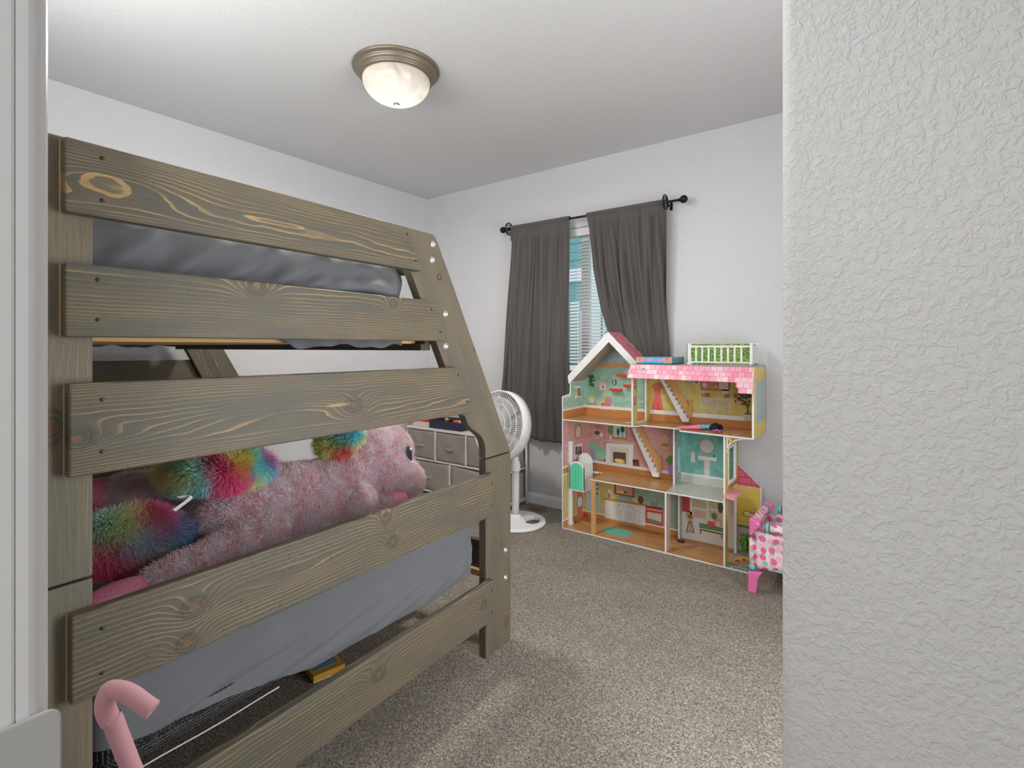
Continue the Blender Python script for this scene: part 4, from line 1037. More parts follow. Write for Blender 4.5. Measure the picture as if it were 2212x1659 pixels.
# shingles
pinks = [plain((244, 150, 170), .35, grain=.05), plain((232, 176, 186), .35, grain=.05), plain((238, 134, 158), .35, grain=.05), plain((222, 186, 190), .35, grain=.05)]
m_joint = plain((210, 96, 124), .4, grain=0)
zt0, zl0 = 1.186, 1.100; yt0, yl0 = 3.170, 3.128
bmk = [(-1.372, zt0, yt0), (-.615, zt0, yt0 - .03), (-.615, 1.040, yl0 - .055), (-.682, 1.040, yl0 - .052), (-.712, zl0 - .002, yl0 - .028), (-1.385, zl0, yl0)]
def band_y(x, z):
    t = (zt0 - z) / (zt0 - zl0); f = (x + 1.372) / .757
    return yt0 - .03 * f - t * (yt0 - yl0 - 0)
bm = bmesh.new(); A = [bm.verts.new((x, band_y(x, z) + .001, z)) for x, z, y in bmk]; Bv = [bm.verts.new((x, band_y(x, z) + .006, z)) for x, z, y in bmk]
bm.faces.new(A); bm.faces.new(Bv[::-1])
for i in range(6): bm.faces.new((A[i], Bv[i], Bv[(i + 1) % 6], A[(i + 1) % 6]))
roofb = from_bm('roof_band', bm, m_joint, dh)
rws = [(1.1585, 1.185), (1.1300, 1.1570), (1.1005, 1.1285), (1.0715, 1.0990), (1.0415, 1.0700)]
sh_cache = {}
for ri, (z0, z1) in enumerate(rws):
    xs = -1.376 + (.017 if ri % 2 else 0) - .0347
    while xs < -.616:
        x0, x1 = xs + .0008, xs + .0339; xs += .0347
        xl = -1.374 if ri == 0 else (-1.380 if ri == 1 else -1.384)
        if ri == 3: xl = -.705
        if ri == 4: xl = -.690
        x0, x1 = max(x0, xl), min(x1, -.616)
        if x1 - x0 < .004: continue
        yy = band_y((x0 + x1) / 2, (z0 + z1) / 2)
        key = (round(x1 - x0, 3), round(z1 - z0, 3), rnd.choice([0, 0, 1, 1, 2, 3]))
        if key in sh_cache:
            o = sh_cache[key].copy(); COL.objects.link(o)
        else:
            w2, h2 = (x1 - x0) / 2, (z1 - z0) / 2; sl_ = .49
            bm = bmesh.new()
            q = [(-w2, -h2), (w2, -h2), (w2, h2), (-w2, h2)]
            f_ = [bm.verts.new((a, (b2) * sl_ + a * -.04 - .0015, b2)) for a, b2 in q]; g_ = [bm.verts.new((a, b2 * sl_ + a * -.04 + .001, b2)) for a, b2 in q]
            bm.faces.new(f_); bm.faces.new(g_[::-1])
            for i in range(4): bm.faces.new((f_[i], g_[i], g_[(i + 1) % 4], f_[(i + 1) % 4]))
            o = from_bm('shingle', bm, pinks[key[2]], roofb); sh_cache[key] = o
        o.location = ((x0 + x1) / 2, yy, (z0 + z1) / 2)
# shingles on the right gable slope
L_ = math.hypot(rb_[0] - pk[0], rb_[1] - pk[1]); dx, dz = (rb_[0] - pk[0]) / L_, (rb_[1] - pk[1]) / L_
bm = bmesh.new(); w2 = (yg1 + .004 - yg0) / 7 / 2 - .0006; h2 = L_ / 8 / 2 - .0006
q = [(-w2, -h2), (w2, -h2), (w2, h2), (-w2, h2)]
f_ = [bm.verts.new((b2 * dx, a, b2 * dz)) for a, b2 in q]; g_ = [bm.verts.new((b2 * dx - dz * .0 + .0025 * -dz * -1, a, b2 * dz + .0025 * dx)) for a, b2 in q]
bm.faces.new(f_[::-1]); bm.faces.new(g_)
for i in range(4): bm.faces.new((f_[i], f_[(i + 1) % 4], g_[(i + 1) % 4], g_[i]))
tiles = []
for c in range(3):
    me_ = None
bmc = bm
o0 = from_bm('shingle', bmc, plain((214, 120, 138), .35), rs)
mats = [plain((214, 120, 138), .35), plain((196, 134, 140), .35), plain((206, 104, 126), .35)]
variants = [o0]
for mm_ in mats[1:]:
    me_ = o0.data.copy(); me_.materials.clear(); me_.materials.append(mm_)
    oo = bpy.data.objects.new('shingle', me_); COL.objects.link(oo); oo.parent = rs; variants.append(oo)
used_v = set()
for r_i in range(8):
    for k in range(7 if r_i % 2 == 0 else 6):
        vi = rnd.randrange(3); base_v = variants[vi]
        if vi in used_v: o = base_v.copy(); COL.objects.link(o)
        else: o = base_v; used_v.add(vi)
        yy = yg0 + (k + .5 + (.5 if r_i % 2 else 0)) * (yg1 - yg0) / 7; tt = (r_i + .5) * L_ / 8
        o.location = (pk[0] + dx * tt - dz * -.0005, yy, pk[1] + dz * tt - .003)
for v_ in range(3):
    if v_ not in used_v: bpy.data.objects.remove(variants[v_])

# ---- prints on the walls: thin coloured cut-outs drawn on their real plane
FA = lambda x, y: (1200 + x * .13865, 700 + y * .13865)
FB = lambda x, y: (1360 + x * .13863, 730 + y * .13863)
FC = lambda x, y: (1200 + x * .1627, 900 + y * .1627)
FD = lambda x, y: (1420 + x * .20498, 920 + y * .20498)
def decal(name, F, items, y=3.4655, x=None, par=None):
    """flat printed cut-out: items (kind, coords, rgb) in layers; crop pixels are carried onto the wall plane"""
    bm = bmesh.new(); mats_ = []; 
    for li, (kind, co, rgb) in enumerate(items):
        def W(a, b2):
            px, py = F(a, b2)
            if x is None: return PY(px, py, y)
            r = ray(px, py); t = x / r[0]; return (r[1] * t, H + r[2] * t)
        if kind == 'r':
            a, b2 = W(co[0], co[1]), W(co[2], co[3]); poly = [(a[0], a[1]), (b2[0], a[1]), (b2[0], b2[1]), (a[0], b2[1])]
        elif kind == 'p': poly = [W(*c) for c in co]
        elif kind == 'e':
            c0 = W(co[0], co[1]); c1 = W(co[0] + co[2], co[1]); c2 = W(co[0], co[1] + co[3]); rx, rz = abs(c1[0] - c0[0]), abs(c2[1] - c0[1])
            poly = ell(c0[0], c0[1], rx, rz, 18)
        mm_ = plain(rgb, .4, grain=.04)
        if mm_ not in mats_: mats_.append(mm_)
        t = .0004 + .00035 * li
        if x is None: add_prism(bm, poly, 'y', y - t, y, mats_.index(mm_))
        else: add_prism(bm, poly, 'x', x, x + t, mats_.index(mm_))
    return from_bm(name, bm, mats_, par or dh)
wh, gy, gd = (226, 224, 220), (186, 184, 180), (128, 124, 120)
# upper left room
rl_ = random.Random(4)
leaves = [('e', (rl_.gauss(560, 26), 795 + 195 * rl_.random() ** 1.5, 13, 15), (62 + i % 3 * 12, 92 + i % 4 * 8, 66)) for i in range(26)]
decal('plant_print', FA, leaves)
decal('picture_print', FA, [('r', (675, 905, 800, 1045), (206, 186, 130)), ('r', (690, 922, 790, 1030), (222, 196, 196)), ('e', (738, 980, 36, 40), wh), ('e', (738, 985, 14, 13), (60, 60, 84)), ('e', (722, 963, 5, 7), (60, 60, 84)), ('e', (738, 957, 5, 7), (60, 60, 84)), ('e', (754, 963, 5, 7), (60, 60, 84))])
decal('basket_print', FA, [('p', [(510, 1160), (635, 1150), (622, 1300), (535, 1310)], (176, 148, 76)), ('e', (570, 1165, 60, 40), (230, 210, 110)), ('e', (565, 1195, 48, 38), (214, 206, 230))])
decal('pet_bed_print', FA, [('p', [(675, 1250), (905, 1250), (880, 1335), (700, 1330)], (214, 200, 150)), ('e', (790, 1250, 115, 55), (222, 204, 150)), ('e', (785, 1255, 88, 38), (222, 110, 130)), ('e', (810, 1190, 40, 62), (186, 140, 84)), ('e', (858, 1210, 30, 70), (166, 140, 190)), ('e', (795, 1145, 20, 22), (196, 150, 96))])
decal('bowl_print', FA, [('r', (888, 1322, 955, 1362), (222, 140, 140))])
decal('wall_shelf_print', FA, [('r', (300, 900, 385, 985), (150, 180, 160)), ('r', (295, 975, 390, 990), wh), ('r', (295, 1120, 390, 1136), wh), ('r', (345, 1005, 385, 1120), (150, 110, 70)), ('e', (320, 1080, 20, 36), (200, 190, 160))], x=-1.8836)
decal('bird_toy_print', FA, [('e', (918, 905, 38, 56), (76, 110, 96)), ('p', [(905, 790), (925, 790), (922, 940), (902, 940)], (206, 196, 180))])
for (cx_, cz_) in ((1040, 785), (935, 1012), (1145, 950)):
    x0, z0 = PY(*FA(cx_ - 75, cz_ + 20), 3.45); x1, z1 = PY(*FA(cx_ + 75, cz_ - 20), 3.45)
    B_('red_shelf', x0, x0 + .085, 3.425, 3.4655, z0 - .002, z0 + .0135, plain((226, 60, 52), .35, grain=0), .002)
decal('column_print', FA, [('e', (1242, 905, 20, 40), (206, 110, 120)), ('e', (1240, 980, 12, 30), (70, 120, 110)), ('e', (1240, 1165, 20, 45), (196, 120, 150)), ('e', (1240, 1240, 12, 30), (70, 120, 110))], x=-1.3558)
# upper right room
decal('dress_print', FB, [('p', [(335, 750), (400, 700), (470, 700), (520, 770), (485, 800), (480, 850), (490, 930), (525, 1110), (500, 1140), (365, 1135), (345, 1115), (380, 930), (390, 850), (375, 800)], (204, 104, 98)), ('p', [(440, 1000), (475, 1090), (480, 1130), (400, 1130), (405, 1080)], (216, 80, 76)), ('p', [(415, 712), (440, 680), (466, 705), (462, 712), (440, 690), (420, 716)], (150, 110, 70))])
decal('hat_print', FB, [('e', (940, 690, 80, 26), (150, 170, 160)), ('e', (1045, 690, 30, 16), (110, 110, 100))])
decal('pin_board_print', FB, [('r', (1108, 650, 1565, 828), (150, 96, 58)), ('r', (1125, 660, 1385, 805), (186, 136, 84)), ('r', (1390, 660, 1540, 805), (206, 200, 196)), ('e', (1170, 735, 38, 36), (206, 180, 210)), ('e', (1290, 700, 36, 20), (150, 160, 190)), ('e', (1340, 760, 22, 22), (230, 170, 180))])
decal('lamp_print', FB, [('p', [(1450, 805), (1520, 805), (1540, 870), (1440, 870)], (206, 202, 196)), ('p', [(1480, 870), (1492, 870), (1540, 930), (1470, 940)], (150, 120, 90)), ('e', (1535, 900, 22, 30), (120, 110, 80))])
bk_ = []
for i, c_k in enumerate([(90, 104, 110), (150, 160, 170), (196, 84, 96), (80, 130, 130), (110, 120, 150), (190, 80, 100)]): bk_.append(('r', (1122 + i * 22, 860, 1142 + i * 22, 925), c_k))
decal('book_print', FB, bk_)
decal('desk_print', FB, [('r', (1095, 922, 1565, 955), gy), ('r', (1110, 955, 1555, 1030), (176, 172, 168)), ('r', (1110, 1030, 1122, 1220), gy), ('r', (1540, 1030, 1552, 1270), gy), ('r', (1150, 1030, 1160, 1200), gy), ('r', (1505, 1030, 1515, 1240), gy), ('e', (1155, 985, 8, 8), (110, 90, 70)), ('e', (1320, 990, 8, 8), (110, 90, 70)), ('e', (1485, 1000, 14, 14), (200, 120, 90))])
decal('stool_print', FB, [('r', (1205, 1060, 1460, 1130), (172, 180, 176)), ('r', (1215, 1130, 1226, 1225), gy), ('r', (1430, 1130, 1440, 1290), gy)])
lv = []
for i in range(44):
    a_l = rl_.uniform(0, 6.28); r_l = math.sqrt(rl_.random()); x_l, y_l = 1775 + 150 * r_l * math.cos(a_l), 930 + 105 * r_l * math.sin(a_l)
    if x_l > 1895: continue
    t_l = rl_.uniform(0, 3.14); dx_l, dy_l = 32 * math.cos(t_l), 26 * math.sin(t_l)
    lv.append(('p', [(x_l - dx_l, y_l - dy_l), (x_l - dy_l * .35, y_l + dx_l * .35), (x_l + dx_l, y_l + dy_l), (x_l + dy_l * .35, y_l - dx_l * .35)], (62 + i % 3 * 14, 66 + i % 4 * 9, 44)))
decal('potted_tree_print', FB, lv + [('p', [(1835, 1180), (1850, 1180), (1845, 1060), (1750, 950), (1745, 956), (1835, 1070)], (96, 76, 50)), ('p', [(1843, 1080), (1850, 1080), (1880, 980), (1874, 978)], (96, 76, 50)), ('p', [(1782, 1180), (1905, 1180), (1895, 1280), (1800, 1285)], (190, 188, 186)), ('e', (1843, 1180, 60, 14), (110, 104, 100))])
# middle left room
decal('wreath_print', FC, [('e', (302, 200, 52, 105), (138, 142, 96)), ('e', (302, 200, 34, 80), (214, 180, 172))], x=-1.8836)
decal('window_print', FC, [('r', (250, 385, 355, 530), wh), ('r', (262, 400, 290, 440), (70, 70, 76)), ('r', (294, 398, 318, 438), (120, 90, 100)), ('r', (322, 396, 345, 436), (80, 76, 80)), ('r', (262, 450, 290, 500), (84, 84, 90)), ('r', (294, 448, 318, 498), (120, 110, 100)), ('r', (322, 446, 345, 496), (70, 70, 76))], x=-1.8836)
decal('shelf_print', FC, [('r', (440, 200, 600, 215), gy), ('r', (525, 110, 640, 160), (176, 130, 124)), ('r', (520, 255, 650, 268), gy), ('e', (555, 215, 36, 26), (70, 96, 60)), ('e', (610, 240, 26, 24), wh), ('r', (540, 318, 620, 330), gy), ('e', (580, 308, 26, 14), (150, 170, 130))])
decal('armchair_print', FC, [('p', [(440, 350), (540, 340), (600, 400), (690, 440), (680, 540), (650, 570), (520, 580), (470, 500)], (132, 184, 156)), ('p', [(465, 435), (500, 440), (530, 570), (490, 560)], (166, 130, 186)), ('e', (600, 520, 62, 44), (152, 196, 160)), ('p', [(500, 575), (520, 575), (520, 640), (500, 640)], (110, 70, 46)), ('p', [(640, 570), (655, 570), (665, 630), (655, 632)], (110, 70, 46)), ('p', [(515, 585), (650, 580), (640, 605), (540, 610)], (186, 140, 70))])
decal('fireplace_print', FC, [('r', (662, 320, 1045, 350), (196, 186, 178)), ('p', [(672, 350), (1035, 370), (1025, 668), (668, 622)], wh), ('p', [(725, 400), (975, 415), (970, 640), (725, 612)], (206, 200, 194)), ('p', [(765, 465), (935, 480), (935, 622), (765, 605)], (96, 76, 66)), ('e', (850, 585, 74, 30), (236, 176, 84)), ('e', (850, 590, 50, 18), (250, 226, 150))])
decal('painting_print', FC, [('r', (750, 100, 948, 310), (176, 120, 66)), ('r', (766, 110, 932, 285), (176, 206, 206)), ('e', (832, 200, 20, 50), (70, 90, 76)), ('e', (890, 170, 30, 40), (62, 90, 80)), ('r', (828, 200, 836, 280), (70, 70, 60)), ('r', (886, 180, 894, 280), (70, 70, 60))])
decal('vase_print', FC, [('p', [(715, 250), (745, 250), (752, 300), (735, 318), (715, 300)], (206, 200, 196)), ('e', (728, 180, 34, 60), (120, 140, 100))])
decal('log_basket_print', FC, [('r', (1022, 600, 1115, 695), (122, 76, 48)), ('e', (1045, 590, 22, 22), (70, 46, 36)), ('e', (1085, 590, 22, 22), (84, 56, 40))])
decal('bird_cage_print', FC, [('e', (1445, 320, 62, 105), (186, 150, 110)), ('e', (1445, 320, 54, 96), (206, 160, 150)), ('r', (1440, 140, 1446, 215), (150, 120, 90)), ('e', (1450, 385, 46, 28), (112, 124, 70)), ('p', [(1365, 375), (1525, 400), (1480, 435), (1400, 425)], (206, 160, 100))])
lv = [('p', [(1525 + (i - 4) * 4, 660), (1525 + (i - 4) * 15 - 8, 560 - (4 - abs(i - 4)) * 12), (1525 + (i - 4) * 15 + 8, 560 - (4 - abs(i - 4)) * 12)], (70 + i * 6, 140 + i * 4, 66)) for i in range(9) if 1525 + (i - 4) * 15 < 1562]
decal('potted_plant_print', FC, lv + [('e', (1530, 710, 40, 58), (170, 130, 200))])
# ground floor left: kitchen
decal('clock_print', FC, [('p', [(285, 1000), (360, 990), (358, 1310), (285, 1340)], (206, 110, 100)), ('e', (322, 1130, 40, 85), (122, 122, 130)), ('e', (322, 1130, 30, 68), (206, 206, 210))], x=-1.8836)
decal('door_print', FC, [('r', (410, 930, 580, 1260), (206, 210, 216)), ('r', (425, 950, 520, 1250), (176, 196, 220)), ('r', (535, 880, 575, 1290), (150, 186, 190)), ('e', (555, 900, 12, 12), (80, 60, 60)), ('e', (555, 960, 12, 12), (96, 70, 80)), ('e', (555, 1020, 12, 12), (80, 60, 90))])
decal('kitchen_painting_print', FC, [('r', (778, 880, 1048, 1078), (150, 92, 56)), ('r', (806, 900, 1020, 1052), (206, 150, 130)), ('r', (806, 965, 1020, 1000), (180, 170, 190)), ('e', (840, 1000, 26, 18), (206, 196, 120)), ('e', (885, 1000, 26, 18), (214, 204, 130)), ('e', (930, 1005, 20, 14), (110, 100, 80))])
cab = [('p', [(650, 1100), (1192, 1190), (1192, 1455), (650, 1340)], (204, 202, 200)), ('p', [(640, 1080), (1200, 1165), (1200, 1190), (640, 1100)], (176, 122, 66))]
for i in range(4): cab.append(('p', [(660, 1128 + i * 55), (765, 1145 + i * 55), (765, 1188 + i * 55), (660, 1170 + i * 55)], (216, 214, 212))); cab.append(('e', (715, 1155 + i * 55, 5, 5), (110, 100, 90)))
for i in range(4): cab.append(('p', [(1060, 1205 + i * 56), (1180, 1225 + i * 56), (1180, 1268 + i * 56), (1060, 1248 + i * 56)], (216, 214, 212))); cab.append(('e', (1120, 1238 + i * 56, 5, 5), (110, 100, 90)))
for x0, x1 in ((785, 905), (925, 1040)):
    d0 = (x0 - 785) * .165
    cab.append(('p', [(x0, 1190 + d0), (x1, 1208 + d0), (x1, 1370 + d0), (x0, 1345 + d0)], (212, 210, 208))); cab.append(('p', [(x0 + 14, 1212 + d0), (x1 - 14, 1226 + d0), (x1 - 14, 1350 + d0), (x0 + 14, 1328 + d0)], (196, 194, 192))); cab.append(('e', ((x0 + x1) / 2, 1172 + d0, 5, 5), (110, 100, 90)))
decal('kitchen_cabinet_print', FC, cab)
decal('stove_print', FC, [('p', [(1196, 1180), (1424, 1215), (1424, 1232), (1196, 1196)], (60, 56, 60)), ('p', [(1196, 1196), (1424, 1232), (1424, 1480), (1196, 1435)], (214, 64, 66)), ('p', [(1205, 1212), (1415, 1244), (1415, 1268), (1205, 1232)], (206, 150, 130)), ('p', [(1218, 1262), (1405, 1294), (1405, 1430), (1218, 1392)], (196, 200, 176)), ('p', [(1218, 1340), (1405, 1400), (1405, 1430), (1218, 1392)], (110, 140, 120))])
decal('kitchenware_print', FC, [('e', (1075, 1110, 56, 34), (196, 180, 130)), ('e', (1130, 1105, 38, 52), (112, 64, 46)), ('r', (695, 1020, 725, 1085), (150, 110, 150)), ('e', (715, 990, 20, 26), (216, 190, 176)), ('r', (1265, 1125, 1300, 1180), (150, 120, 160)), ('r', (1325, 1130, 1362, 1195), (150, 126, 166)), ('r', (830, 1070, 1000, 1100), (206, 206, 206))])
decal('bucket_print', FC, [('e', (390, 1310, 36, 26), (196, 50, 60))], x=None)
# middle right room: bathroom
decal('towel_print', FD, [('p', [(360, 275), (392, 275), (400, 385), (350, 380)], (206, 204, 202)), ('r', (372, 262, 380, 276), (180, 150, 120))])
decal('mirror_print', FD, [('e', (522, 215, 84, 82), (150, 140, 124)), ('e', (522, 215, 74, 72), (186, 188, 180))])
decal('wash_basin_print', FD, [('p', [(422, 312), (628, 335), (618, 375), (432, 355)], (206, 206, 202)), ('p', [(490, 365), (555, 372), (548, 545), (496, 540)], (196, 196, 194)), ('e', (524, 552, 40, 14), (206, 206, 204)), ('e', (518, 310, 12, 16), (176, 160, 130)), ('p', [(594, 292), (608, 315), (600, 335), (584, 325)], (70, 110, 140))])
decal('shower_print', FD, [('r', (190, 60, 200, 160), (110, 100, 140)), ('e', (205, 480, 9, 60), (196, 110, 150)), ('e', (210, 560, 8, 20), (110, 150, 110)), ('r', (215, 230, 240, 480), (176, 190, 190))], x=-1.1406)
# ground floor right
decal('red_door_print', FD, [('r', (218, 720, 342, 915), (188, 84, 84)), ('r', (255, 735, 330, 905), (176, 76, 78))])
decal('window_print', FD, [('r', (345, 755, 690, 1000), wh), ('r', (365, 770, 520, 985), (186, 186, 150)), ('r', (540, 780, 688, 1000), (190, 190, 150)), ('r', (365, 870, 520, 880), wh), ('r', (540, 880, 688, 890), wh), ('e', (430, 930, 40, 36), (206, 160, 166)), ('e', (600, 950, 30, 36), (110, 120, 80)), ('e', (665, 860, 26, 60), (80, 90, 60))])
decal('globe_print', FD, [('e', (342, 950, 48, 52), (206, 170, 126)), ('e', (345, 955, 24, 26), (150, 96, 60)), ('p', [(330, 1000), (338, 1000), (312, 1130), (302, 1130)], (96, 60, 40)), ('p', [(350, 1000), (358, 1000), (392, 1130), (382, 1130)], (96, 60, 40)), ('r', (342, 1000, 349, 1120), (96, 60, 40)), ('e', (345, 1112, 50, 10), (176, 140, 100))])
decal('bench_print', FD, [('p', [(442, 1020), (692, 1075), (692, 1120), (442, 1075)], (92, 140, 92)), ('p', [(445, 1085), (690, 1135), (690, 1150), (445, 1098)], (120, 70, 44)), ('r', (450, 1090, 460, 1140), (120, 70, 44)), ('r', (675, 1140, 685, 1195), (120, 70, 44)), ('r', (530, 1000, 610, 1070), (200, 90, 84)), ('p', [(590, 1040), (600, 990), (640, 975), (678, 1000), (688, 1060), (670, 1060), (660, 1010), (635, 1000), (612, 1012), (606, 1040)], (206, 150, 130))])
decal('mailbox_print', FD, [('r', (905, 890, 1022, 968), (150, 110, 60)), ('r', (914, 898, 1012, 960), (226, 206, 150)), ('e', (990, 915, 26, 14), (196, 120, 70))], y=3.4650)
# staircases
def stairs(F, tl, br, n, y0, rail_poly, newel):
    a = PY(*F(*tl), y0); b2 = PY(*F(*br), y0)
    st_ = None; bm = bmesh.new(); dxs = (b2[0] - a[0]) / n; dzs = (a[1] - b2[1]) / n
    pts = [(a[0] - .022, a[1])]
    for i in range(n):
        pts.append((a[0] + dxs * i, a[1] - dzs * i)); pts.append((a[0] + dxs * (i + 1) , a[1] - dzs * i)) if False else pts.append((a[0] + dxs * i, a[1] - dzs * (i + 1)))
        pts.append((a[0] + dxs * (i + 1), a[1] - dzs * (i + 1)))
    pts = [(a[0] - .028, a[1])] + pts[1:] + [(b2[0], b2[1] - dzs), (b2[0] - .040, b2[1] - dzs)]
    add_prism(bm, pts, 'y', y0 - .028, y0)
    st_ = from_bm('staircase', bm, W_, dh)
    prism('banister', [PY(*F(*p), y0 + .006) for p in rail_poly], 'y', y0 + .001, y0 + .008, p_wood, st_).location = (0, 0, 0)
    x0, z0 = PY(*F(newel[0], newel[3]), y0 + .004); x1, z1 = PY(*F(newel[2], newel[1]), y0 + .004)
    box('newel_post', x0, x1, y0 - .004, y0 + .009, z0, z1, p_wood, st_).location = (0, 0, 0)
    box('newel_cap', x0 - .003, x1 + .003, y0 - .006, y0 + .011, z1, z1 + .004, p_wood, st_).location = (0, 0, 0)
stairs(FB, (560, 640), (935, 1240), 9, 3.45, [(560, 650), (690, 660), (940, 1080), (940, 1240), (930, 1240)], (935, 985, 975, 1240))
stairs(FC, (1080, 150), (1385, 735), 9, 3.45, [(1050, 120), (1120, 120), (1390, 560), (1390, 740), (1380, 740)], (1383, 545, 1410, 760))
# lift column and car
B_('lift_column', -1.884, -1.856, 3.232, 3.256, .0105, .60, W_, .002); B_('lift_cap', -1.887, -1.853, 3.229, 3.259, .60, .615, W_, .002); B_('lift_foot', -1.887, -1.853, 3.229, 3.259, .0105, .035, W_, .002)
mm_ = plain((96, 206, 164), .35, grain=0)
cx0, cx1, cy0, cy1, cz0 = -1.856, -1.738, 3.205, 3.335, .283
def arch(x0, x1, z0, ze, rise, n=14): return [(x0, z0), (x1, z0), (x1, ze)] + [((x0 + x1) / 2 + (x1 - x0) / 2 * math.cos(R(180 * i / n)), ze + rise * math.sin(R(180 * i / n))) for i in range(1, n)] + [(x0, ze)]
lift = prism('lift_car', arch(cx0, cx1, cz0, .458, .068), 'y', cy1 - .005, cy1, W_, dh)
for nm, a in (('lift_side', (cx0, cx0 + .005, cy0, cy1 - .005, cz0, .458)), ('lift_side', (cx1 - .005, cx1, cy0, cy1 - .005, cz0, .458)), ('lift_floor', (cx0 - .003, cx1 + .003, cy0 - .003, cy1, cz0 - .008, cz0))): box(nm, *a, W_, lift).location = (0, 0, 0)
for i in range(8): box('lift_panel_rib', cx1, cx1 + .0012, cy0 + .006 + i * .0155, cy0 + .0185 + i * .0155, cz0 + .006, .452, W_, lift).location = (0, 0, 0)
bm = bmesh.new(); o_ = arch(cx0, cx1, cz0, .445, .040); i_ = arch(cx0 + .012, cx1 - .012, cz0 + .004, .440, .034)
A = [bm.verts.new((x, cy0, z)) for x, z in o_]; I = [bm.verts.new((x, cy0, z)) for x, z in i_]; A2 = [bm.verts.new((x, cy0 + .004, z)) for x, z in o_]; I2 = [bm.verts.new((x, cy0 + .004, z)) for x, z in i_]
n = len(A)
for i in range(n):
    j = (i + 1) % n
    bm.faces.new((A[i], A[j], I[j], I[i])); bm.faces.new((A2[j], A2[i], I2[i], I2[j])); bm.faces.new((A[j], A[i], A2[i], A2[j])); bm.faces.new((I[i], I[j], I2[j], I2[i]))
from_bm('lift_front', bm, W_, lift).location = (0, 0, 0)
ld = prism('lift_door', arch(cx0 + .008, cx1 - .010, cz0 + .002, .430, .040), 'y', cy0 - .0045, cy0 - .0005, mm_, lift, .001); ld.location = (0, 0, 0)
# (sub-part level ends here: door relief is modelled in the same mesh level)
for a in ((cx0 + .03, cx0 + .0315, .300, .452), (cx0 + .052, cx0 + .0535, .300, .466), (cx0 + .074, cx0 + .0755, .345, .462), (cx0 + .040, cx0 + .076, .344, .346)):
    box('lift_door_groove', a[0], a[1], cy0 - .0052, cy0 - .004, a[2], a[3], plain((60, 160, 124), .4, grain=0), lift).location = (0, 0, 0)
B_('lift_landing', -1.757, -1.700, 3.34, 3.372, .386, .392, W_)
# railing panel on the roof
rl = root('toy_balcony_railing', (-.84, 3.33, 1.19), 'white picket balcony railing with a leafy print standing on the doll house roof', 'toy railing')
yr = 3.318
x0r, x1r = -1.052, -.672
zr = lambda q: 1.190 + q
box('leaf_backdrop', x0r - .004, x1r, yr + .002, yr + .005, zr(0), zr(.130), gm, rl)
box('post', x0r + .004, x0r + .026, yr - .006, yr + .002, zr(0), zr(.134), W_, rl, .001); box('post_foot', x0r, x0r + .03, yr - .008, yr + .002, zr(0), zr(.010), W_, rl, .001)
box('post', x1r - .004, x1r + .012, yr - .10, yr + .002, zr(0), zr(.136), W_, rl, .001) if False else box('post', x1r - .006, x1r + .010, yr - .012, yr + .004, zr(0), zr(.136), W_, rl, .001)
box('top_rail', x0r + .026, x1r - .006, yr - .004, yr + .002, zr(.108), zr(.120), W_, rl, .001); box('bottom_rail', x0r + .026, x1r - .006, yr - .004, yr + .002, zr(.010), zr(.021), W_, rl, .001)
for i in range(8):
    x = x0r + .050 + i * .0385
    o = box('baluster', x, x + .0125, yr - .003, yr + .002, zr(.021), zr(.108), W_, rl, .001) if i == 0 else copy_of(bal, rl)
    if i == 0: bal = o; b0 = o.location.copy()
    else: o.location = b0 + Vector((i * .0385, 0, 0))
box('side_backdrop', x1r + .001, x1r + .004, yr, 3.47, zr(0), zr(.125), gm, rl)
box('side_top_rail', x1r + .004, x1r + .009, yr + .004, 3.462, zr(.108), zr(.120), W_, rl); box('side_bottom_rail', x1r + .004, x1r + .009, yr + .004, 3.462, zr(.010), zr(.021), W_, rl)
for i in range(8): box('side_baluster', x1r + .004, x1r + .008, yr + .012 + i * .0172, yr + .022 + i * .0172, zr(.021), zr(.108), W_, rl)
box('back_post', x1r - .004, x1r + .012, 3.462, 3.474, zr(0), zr(.136), W_, rl, .001)
for i in range(24):   # printed bunting
    t = i / 24; x = x0r + .03 + t * (x1r - x0r - .04); z = 1.190 + .100 - .014 * abs(math.sin(t * math.pi * 4 * .5 * 1.5)) 
tube('bunting', [(x0r + .02 + (x1r - x0r - .03) * i / 48, yr - .0052, 1.190 + .112 - .016 * abs(math.sin(i / 48 * math.pi * 3))) for i in range(49)], .0009, plain((196, 84, 120), .5), rl, 4)
ht = tag(box('toy_roof_hatch', -.845, -.640, 3.185, 3.300, 1.1905, 1.1965, plain((176, 140, 118), .4), None, .001), 'thin brown hatch board lying on the doll house roof in front of the railing', 'board')

# ------------------------------------------------------------------ board game box
gx0, gx1, gy0, gy1, gz0, gz1 = -1.345, -1.106, 3.185, 3.425, 1.1908, 1.236
gb = root('board_game_box', ((gx0 + gx1) / 2, 3.30, gz0), 'flat bright blue board game box lying on the pink doll house roof', 'game box')
m_gb, N, b = newmat('printed_blue_card', rough=.35)
tc = N.new('ShaderNodeTexCoord').outputs['Object']
vo = N.new('ShaderNodeTexVoronoi'); N.l.new(tc, vo.inputs['Vector']); vo.inputs['Scale'].default_value = 55
sp = N.new('ShaderNodeSeparateXYZ'); N.l.new(tc, sp.inputs[0])
edge_ = N.m('MULTIPLY', N.m('ABSOLUTE', N.m('SUBTRACT', sp.outputs[0], (gx0 + gx1) / 2)), 1 / .12)
hue = N.ramp(N.m('FRACT', N.m('MULTIPLY', vo.outputs['Distance'], 3.1)), [(0, C3(236, 160, 70)), (.25, C3(196, 70, 84)), (.5, C3(240, 226, 200)), (.75, C3(90, 120, 60)), (1, C3(190, 90, 180))])
N.l.new(N.mix(N.ramp(edge_, [(.55, 0.), (.62, 1.)]), C3(58, 168, 222), hue), b.inputs['Base Color'])
